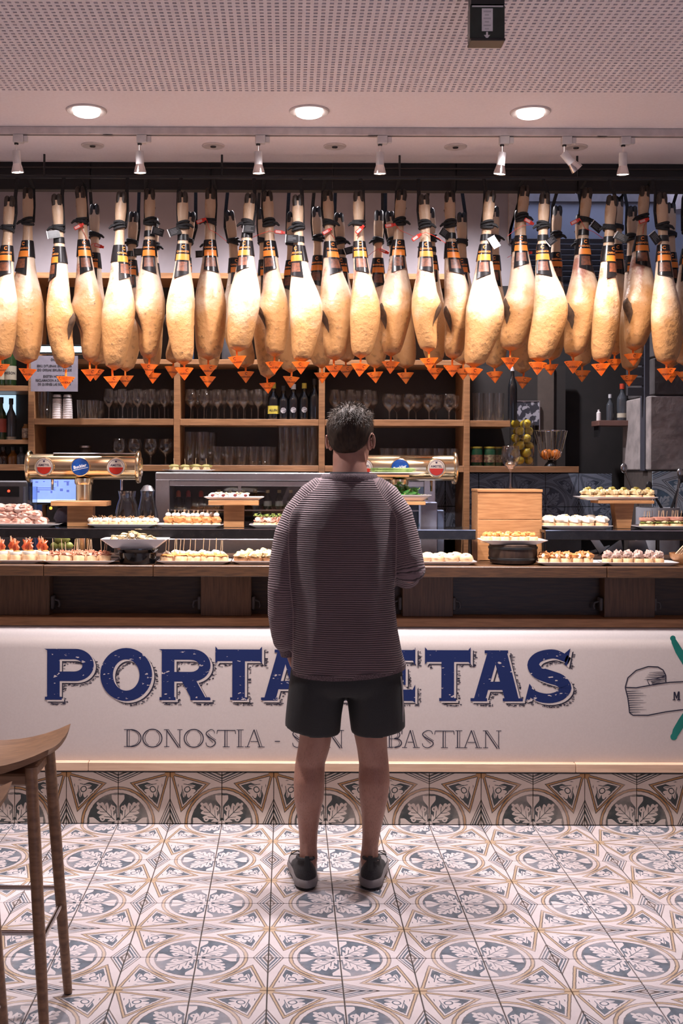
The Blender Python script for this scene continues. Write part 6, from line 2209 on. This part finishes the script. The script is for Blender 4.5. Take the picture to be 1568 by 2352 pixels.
def skull(th, ph, out=0.0):
    x, y, z = math.sin(th) * math.cos(ph), math.sin(th) * math.sin(ph), math.cos(th)
    return Vector((x * (.0775 + out), y * (.096 + out) - .002, z * (.092 + out) + .030))


def hairline(ph):
    """polar angle where the hair stops, ph = 90 deg is the face"""
    d = abs((math.degrees(ph) - 270 + 180) % 360 - 180)        # 0 at the nape
    return math.radians(float(np.interp(d, [0, 35, 62, 78, 95, 120, 180], [142, 138, 122, 104, 96, 72, 60])))


def hthick(th, d):
    top = max(0, math.cos(th))
    return .004 + .019 * min(1, max(0, (math.radians(100) - th) / math.radians(62)))


rings = []
for i in range(mrows):
    ring = []
    for j in range(n):
        ph = 2 * PI * j / n
        th = max(.02, hairline(ph) * i / (mrows - 1))
        o_ = hthick(th, 0) * (1 if i < mrows - 1 else .0)
        lump = .0022 * math.sin(9 * ph + 7 * th) + .002 * math.sin(17 * ph - 11 * th) if i < mrows - 2 else 0
        ring.append(hm @ skull(th, ph, o_ + lump * min(1, th * 2)))
    rings.append(ring)
hb_.loft(rings, 0, caps=(True, False))
for k in range(5200):
    ph = hr.uniform(0, 2 * PI)
    th = math.acos(1 - hr.random() * (1 - math.cos(hairline(ph) * .985)))
    o_ = hthick(th, 0)
    p0 = hm @ skull(th, ph, o_ - .003)
    nrm = (hm @ skull(th, ph, .05) - hm @ skull(th, ph, 0)).normalized()
    dwn = (hm @ skull(min(th + .12, 3), ph, 0) - hm @ skull(th, ph, 0)).normalized()
    topk = min(1, max(0, (1.45 - th) / .7))
    l = .005 + .022 * topk * hr.uniform(.5, 1.1)
    swirl = Vector((hr.uniform(-1, 1), hr.uniform(-1, 1), hr.uniform(-.4, .8))) * (.75 * topk + .1)
    d = (nrm * (.10 + .34 * topk) + dwn * (1.0 - .3 * topk) + swirl).normalized()
    p1 = p0 + d * l * .55
    p2 = p1 + (d + dwn * .5).normalized() * l * .5
    s_ = d.cross(nrm)
    s_ = (s_.normalized() if s_.length > 1e-4 else Vector((1, 0, 0))) * .0011
    hb_.add([p0 - s_, p0 + s_, p1 + s_ * .8, p1 - s_ * .8, p2], [(0, 1, 2, 3), (3, 2, 4)], 0, True)
hb_.build('hair', M_HAIR, man)

# stubble-shadowed beard edge along the jaw
# ---- tee shirt collar, sweater
tc = B()
c0 = mp(803, 1086, .0)
tc.loft([ell((c0.x, .0, c0.z - .03 - .0), .082, .083, 28), ell((c0.x, .0, c0.z + .000), .0745, .077, 28), ell((c0.x, .0, c0.z + .004), .0725, .075, 28), ell((c0.x, 0, c0.z - .02), .070, .072, 28)], caps=(False, False))
tc.build('tee_shirt_collar', M_TEE, man)

zz = lambda py: H - (py - PY) * MS
sw_b = B()
TOR = [(1092, 802, .096, .088), (1104, 802, .122, .100), (1120, 801, .148, .108), (1145, 798, .172, .118), (1175, 792, .186, .124), (1210, 788, .192, .130), (1260, 786, .1965, .135), (1320, 786, .1955, .138),
       (1380, 790, .190, .140), (1440, 794, .1935, .143), (1490, 797, .204, .146), (1520, 800, .2125, .148), (1536, 801, .2105, .146)]
rings = []
for py, cx, hw_, hd_ in TOR:
    e_ = float(np.interp(py, [1092, 1200, 1540], [2.0, 2.5, 2.6]))
    ring = ell(mp(cx, py), hw_, hd_, 40, e_)
    k = max(0, (py - 1440) / 96) ** 2
    ring = [(x, y, z - k * (.018 * (1 - (x / .22) ** 2)) + k * .012 * (x / .22)) for x, y, z in ring]
    # soft folds in the back
    ring = [(x + .0, y + .004 * math.sin(x * 38 + py * .02) * min(1, max(0, (py - 1220) / 200)), z) for x, y, z in ring]
    rings.append(ring)
sw_b.loft(rings)
LSL = [mp(748, 1118, 0), mp(722, 1142, 0), mp(690, 1185, -.006), mp(668, 1230, -.012), mp(655, 1290, -.020), mp(649, 1350, -.030), mp(649, 1410, -.02), mp(653, 1450, -.008), mp(657, 1477, .002), mp(661, 1488, .008)]
LSR = [.052, .063, .067, .063, .0585, .055, .0535, .050, .045, .034]
RSL = [mp(852, 1118, 0), mp(880, 1142, 0), mp(908, 1185, -.006), mp(922, 1230, -.014), mp(932, 1280, -.022), mp(938, 1312, -.026), mp(936, 1318, .02), mp(926, 1318, .09), mp(905, 1310, .17), mp(893, 1307, .21)]
RSR = [.052, .063, .066, .063, .063, .063, .058, .050, .043, .036]
sw_b.tube(LSL, LSR, 20)
sw_b.tube(RSL, RSR, 20)
sw_me = remeshed(sw_b, .0068, 4)


def polyproj(pts, P_):
    """arc length of and distance to the nearest point of a polyline, for an array of points"""
    best = np.full(len(P_), 1e9)
    arcl = np.zeros(len(P_))
    acc = 0.0
    for a, c in zip(pts[:-1], pts[1:]):
        a, c = np.array(a), np.array(c)
        d = c - a
        L = np.linalg.norm(d)
        t = np.clip(((P_ - a) @ d) / (L * L), 0, 1)
        dist = np.linalg.norm(P_ - (a + t[:, None] * d), axis=1)
        k = dist < best
        best[k] = dist[k]
        arcl[k] = acc + t[k] * L
        acc += L
    return arcl, best


nv = len(sw_me.vertices)
co = np.zeros(nv * 3)
sw_me.vertices.foreach_get('co', co)
co = co.reshape(-1, 3)
pyv = PY + (H - co[:, 2]) / MS
pxv = 800 + co[:, 0] / MS
ls = np.interp(pyv, [1090, 1091, 1122, 1143, 1168, 1192, 1247, 1339, 1400, 1480], [740, 744, 722, 695, 673, 664, 662.5, 667, 674, 674])
rs = np.interp(pyv, [1090, 1091, 1140, 1174, 1190, 1278, 1351, 1400], [853, 849, 875, 900, 907, 906, 906, 912])
def fine(pts):
    out = []
    for i in range(len(pts) - 1):
        p0, p1, p2, p3 = pts[max(i - 1, 0)], pts[i], pts[i + 1], pts[min(i + 2, len(pts) - 1)]
        for k in range(10):
            t = k / 10
            out.append(.5 * ((2 * p1) + (p2 - p0) * t + (2 * p0 - 5 * p1 + 4 * p2 - p3) * t * t + (3 * p1 - p0 - 3 * p2 + p3) * t ** 3))
    return out + [pts[-1]]


al, dl = polyproj(fine(LSL), co)
ar_, dr = polyproj(fine(RSL), co)
mask = np.maximum(ls - pxv, pxv - rs) * MS
fore = (co[:, 1] > .03) & (dr < .062) & (pyv > 1260)
mask[fore] = np.maximum(mask[fore], .02)
mask[(pyv > 1362) & (pxv > 800)] = -.05
arc_ = np.where(pxv < 800, al, ar_)
for nm, val in (('sleeve_mask', mask), ('sleeve_arc', arc_)):
    at = sw_me.attributes.new(nm, 'FLOAT', 'POINT')
    at.data.foreach_set('value', val.astype(np.float32))

m, nt, b = base('ribbed_sweater', .85)


def attr(nt, nm):
    n = nt.nodes.new('ShaderNodeAttribute')
    n.attribute_name = nm
    return S(nt, n.outputs['Fac'])


mk, sa = attr(nt, 'sleeve_mask'), attr(nt, 'sleeve_arc')
x_, y_, z_ = sep(coords(nt))
slv = mk > 0
wobble = (noise(nt, 7, 2) - .5) * .006
coord = sa * slv + (z_ + x_ * .01) * (1 - slv) + wobble
rib = (coord * (2 * PI / .0078)).op('SINE') * .5 + .5
knit = noise(nt, 420, 2)
groove = smooth(rib - (1 - slv) * .22, .34, .10)  # grooves coloured dark as shade, wider on the torso for under-shadow
tone = mixc(nt, smooth(noise(nt, 5, 3), .3, .7), (.235, .155, .170), (.19, .126, .138))
tone = mixc(nt, smooth(knit, .45, .62) * .4, tone, (.15, .10, .108))
col = mixc(nt, groove * .92, tone, (.018, .012, .014))
col = mixc(nt, band(mk.op('ABSOLUTE'), 0, .0022) * (z_ < 1.50), col, (.24, .165, .17))
setc(b, nt, col)
bump(nt, b, rib * 1.0 + knit * .25, .9, .0035)
b.inputs['Sheen Weight'].default_value = .18
b.inputs['Sheen Roughness'].default_value = .5
sw_me.materials.append(m)
sweater = link('sweater', sw_me, man)
# ribbed neckband, hem band and cuff
nb_ = B()
nkc = mp(802, 1094, 0)
prof = [(.098, .094, -.014), (.106, .101, -.012), (.106, .101, .0), (.098, .093, .010), (.089, .085, .011), (.086, .082, .0)]
NR = 60
nb_.loft([[(nkc.x + (rx + .0012 * (j % 2)) * math.cos(2 * PI * j / NR), (ry + .0012 * (j % 2)) * math.sin(2 * PI * j / NR) + .0, nkc.z + dz - .008 * math.sin(2 * PI * j / NR) * 0) for j in range(NR)] for rx, ry, dz in prof + prof[:1]], caps=(False, False))
M_RIB = mat('sweater_ribbing', (.15, .10, .11), .85, 0, (.045, .03, .035), 300, bmp=.4)
nb_.build('neckband', M_RIB, sweater)
nb_ = B().tube([mp(659, 1483, .004), mp(662, 1494, .010), mp(664, 1505, .014)], [.034, .031, .030], 18)
nb_.build('cuff', M_RIB, sweater)
hb2 = []
for dz, k in ((.0, 1.006), (.0, 1.024), (.018, 1.024), (.018, 1.006)):
    ring = ell(mp(801, 1536), .2085 * k, .144 * k, 48, 2.6)
    hb2.append([(x, y, z + dz - .018 * (1 - (x / .22) ** 2) + .012 * (x / .22)) for x, y, z in ring])
B().loft(hb2 + hb2[:1], caps=(False, False)).build('hem_band', M_RIB, sweater)

# ---- shorts
sh_b = B()
sh_b.loft([ell(mp(797, 1495), .195, .128, 32, 2.5), ell(mp(797, 1535), .208, .132, 32, 2.6), ell(mp(796, 1570), .213, .133, 32, 2.6), ell(mp(796, 1588), .208, .122, 32, 2.7)])
for sgn, rows in ((-1, [(1560, 728, .100, .120), (1600, 727, .106, .122), (1640, 722, .1045, .120), (1683, 719.5, .1030, .116)]), (1, [(1560, 862, .104, .120), (1600, 863, .106, .122), (1640, 867, .104, .120), (1683, 870, .1005, .116)])):
    rings = []
    for py, cx, rx, ry in rows:
        ring = ell(mp(cx, py), rx, ry, 28, 2.5)
        if py == 1683:      # the hem falls towards the inside
            ring = [(x, y, z + .024 * max(0, sgn * (x - (cx - 800) * MS) / rx) + .004) for x, y, z in ring]
        rings.append(ring)
    sh_b.loft(rings)
sh_me = remeshed(sh_b, .0075, 4)
sh_me.materials.append(M_SHORTS)
shorts = link('shorts', sh_me, man)
B().tube([mp(918, 1545, -.070), mp(921, 1575, -.072), mp(922.5, 1610, -.072), mp(922, 1645, -.070), mp(920.5, 1676, -.066)], .0026, 6).build('piping', M_PIPE, shorts)

# ---- trainers
for nm, cpx, hy, tx, lb in (('l', 704, -.083, -.07, 'left'), ('r', 852, -.078, .14, 'right')):
    hx = mp({'l': 707, 'r': 850}[nm], 2040).x
    fw = Vector((tx, 1, 0)).normalized()
    sd = Vector((fw.y, -fw.x, 0))
    heel = Vector((hx, hy, 0))
    fr = lambda u, s_, z: heel + fw * u + sd * s_ + Vector((0, 0, z))

    def outline(u0, u1, n_=26, grow=0.0, z=0.0, wk=1.0):
        # shoe sole outline from heel to toe
        us = [0, .02, .06, .12, .18, .225, .262, .285]
        wl = [.0, .032, .040, .042, .049, .050, .036, .0]
        left = [(us[i], -(wl[i] * wk + (grow if 0 < i < 7 else 0))) for i in range(8)]
        right = [(us[i], wl[i] * wk + (grow if 0 < i < 7 else 0)) for i in range(7, -1, -1)]
        pts = []
        for u, w_ in left[:-1] + right[:-1]:
            pts.append((u, w_))
        pts[0] = (-.004 - grow, 0)
        out, m_ = [], len(pts)
        for i in range(m_):                   # rounded outline through the points
            p = [Vector(pts[(i + k) % m_]) for k in (-1, 0, 1, 2)]
            for t in (0, .33, .67):
                out.append(tuple(.5 * ((2 * p[1]) + (p[2] - p[0]) * t + (2 * p[0] - 5 * p[1] + 4 * p[2] - p[3]) * t * t + (3 * p[1] - p[0] - 3 * p[2] + p[3]) * t ** 3)))
        return out

    def lofted(levels, name, mt, parent):
        rings = []
        for z, grow, wk, toe in levels:
            ring = []
            for u, w_ in outline(0, 0, grow=grow, wk=wk):
                zz_ = z + (.012 * max(0, (u - .20) / .09) ** 2 if z < .05 else 0)
                if z > .045:                       # the upper slopes down towards the toe
                    zz_ = z * float(np.interp(u, [0, .09, .14, .22, .285], [1, .98, .82, .5, .38]))
                    if z > .08:
                        zz_ = max(zz_, .04)
                ring.append(fr(u * toe + (.004 if z > .03 else 0), w_, zz_))
            rings.append(ring)
        bb = B().loft(rings)
        return bb.build(name, mt, parent)
    shoe = lofted([(.030, -.002, 1, 1), (.045, .001, 1.0, 1), (.065, -.002, .97, .985), (.085, -.007, .86, .97), (.098, -.011, .76, .95), (.104, -.014, .70, .93)], 'trainer', M_SHOE, man)
    shoe['label'] = f'dark mesh trainer on the {lb} foot'
    lofted([(.0, -.006, 1, .99), (.012, -.001, 1, 1)], 'outsole', M_OUTSOLE, shoe)
    lofted([(.0115, .001, 1.04, 1.005), (.026, .004, 1.06, 1.008), (.040, .001, 1.02, 1.0), (.0435, -.003, .98, .99)], 'midsole', M_SOLE, shoe)
    # padded collar, heel tab, swoosh-free stitched curve, laces
    B().tube([fr(.012 + .055 * (1 - math.cos(a)), .030 * math.sin(a), .102 + .010 * math.cos(a)) for a in [2 * PI * q / 16 for q in range(17)]], .0065, 8).build('collar', M_SHOE, shoe)
    B().tube([fr(.0, 0, .075), fr(-.003, 0, .105), fr(.002, 0, .128)], [(.010, .004), (.011, .004), (.008, .003)], 8).build('heel_tab', M_OUTSOLE, shoe)
    B().tube([fr(-.003 + .10 * abs(s_), .031 * math.sin(s_ * 1.4), .050 + .045 * math.cos(s_ * 2.3) ** 2 - .006) for s_ in [q / 10 - 1 for q in range(21)]], .0011, 5).build('seam_line', M_PIPE, shoe)
    lb_ = B()
    for q in range(4):
        u = .105 + .020 * q
        lb_.tube([fr(u, -.024, .092 - q * .011), fr(u + .01, 0, .098 - q * .012), fr(u, .024, .092 - q * .011)], .0022, 6)
    sg = -1 if nm == 'l' else 1
    lb_.tube([fr(.10, .0, .10), fr(.085, sg * .03, .122), fr(.07, sg * .05, .126), fr(.075, sg * .054, .112), fr(.098, sg * .02, .104)], .0017, 6)
    lb_.tube([fr(.10, .0, .10), fr(.11, -sg * .03, .115), fr(.125, -sg * .036, .13)], .0017, 6)
    lb_.build('laces', M_OUTSOLE, shoe)
# ------------------------------------------------------------------ bar stools
def bar_stool(x, y, label):
    t = thing('bar_stool', label, 'stool', (x, y, 0), group='walnut bar stools')
    # saddle seat: high at both sides, thin shell
    hwx, hwy, zt = .235, .165, .742
    nx, ny = 13, 9
    up, lo = [], []
    for i in range(nx):
        u = i / (nx - 1) * 2 - 1
        ru, rl = [], []
        for j in range(ny):
            v = j / (ny - 1) * 2 - 1
            xx = hwx * u * (1 - .03 * v * v)
            yy = hwy * v * (1 - .06 * u * u) + .02 * (abs(u) > .999) * 0
            z = zt + .052 * abs(u) ** 2.2 + .010 * v * v - .008
            ru.append((xx, yy, z))
            rl.append((xx * .985, yy * .97, z - .016 - .012 * (1 - abs(u))))
        up.append(ru)
        lo.append(rl)
    b = B()
    rings = []
    for i in range(nx):
        rings.append(up[i] + lo[i][::-1])
    b.loft(rings, 0, caps=(True, True))
    b.build('seat', M_STOOL, t)
    B().box(-.17, .17, -.12, .12, zt - .055, zt - .022, 0, .006).build('seat_frame', M_STOOL, t)
    feet = {}
    for sx in (-1, 1):
        for sy in (-1, 1):
            p0 = Vector((sx * .172, sy * .115, zt - .004))
            p1 = Vector((sx * .222, sy * .158, 0))
            feet[sx, sy] = (p0, p1)
            lg = B().tube([p0, p0.lerp(p1, .3), p0.lerp(p1, .7), p1 + Vector((0, 0, .004))], [.0165, .0175, .016, .0128], 14)
            lg.build('leg', M_STOOL, t)
            B().lathe([(.011, 0), (.012, .001), (.012, .006), (.011, .007)], 12).build('glide', M_BLACK, t, (p1.x, p1.y, 0))
    at = lambda k, z: feet[k][0].lerp(feet[k][1], (zt - .004 - z) / (zt - .004))
    for a, c, z in (((-1, 1), (1, 1), .318), ((-1, -1), (1, -1), .30), ((1, -1), (1, 1), .27), ((-1, -1), (-1, 1), .27)):
        B().tube([at(a, z), at(c, z)], .0075, 10).build('footrest', M_CHROME, t)
    return t


bar_stool(-.863, 3.19, 'walnut bar stool with steel footrests at left nearer the counter')
bar_stool(-.885, 2.57, 'walnut bar stool in the lower left corner nearest the viewer, mostly cut off')
# ------------------------------------------------------------------ added unseen lamps over the working aisle, to light the back wall
for k, xx in enumerate((-1.2, -.1, .9)):
    t = thing('aisle_fill_lamp', 'added unseen ceiling lamp over the aisle behind the bar', 'ceiling lamp', (xx, 6.0, 3.25), group='added aisle lamps behind the beam')
    B().lathe([(.056, -.002), (.076, -.007), (.080, -.004), (.080, .001), (.056, .001)], 24).build('trim_ring', M_TRIMRING, t)
    B().lathe([(.0, -.010), (.046, -.010), (.056, -.005), (.057, .001), (.0, .001)], 24).build('diffuser', M_GLOW, t)
    spot('lamp_light', (0, 0, -.03), (0, .1, -1), AISLE_W, 140, .8, (.95, .90, .96), .05, t)
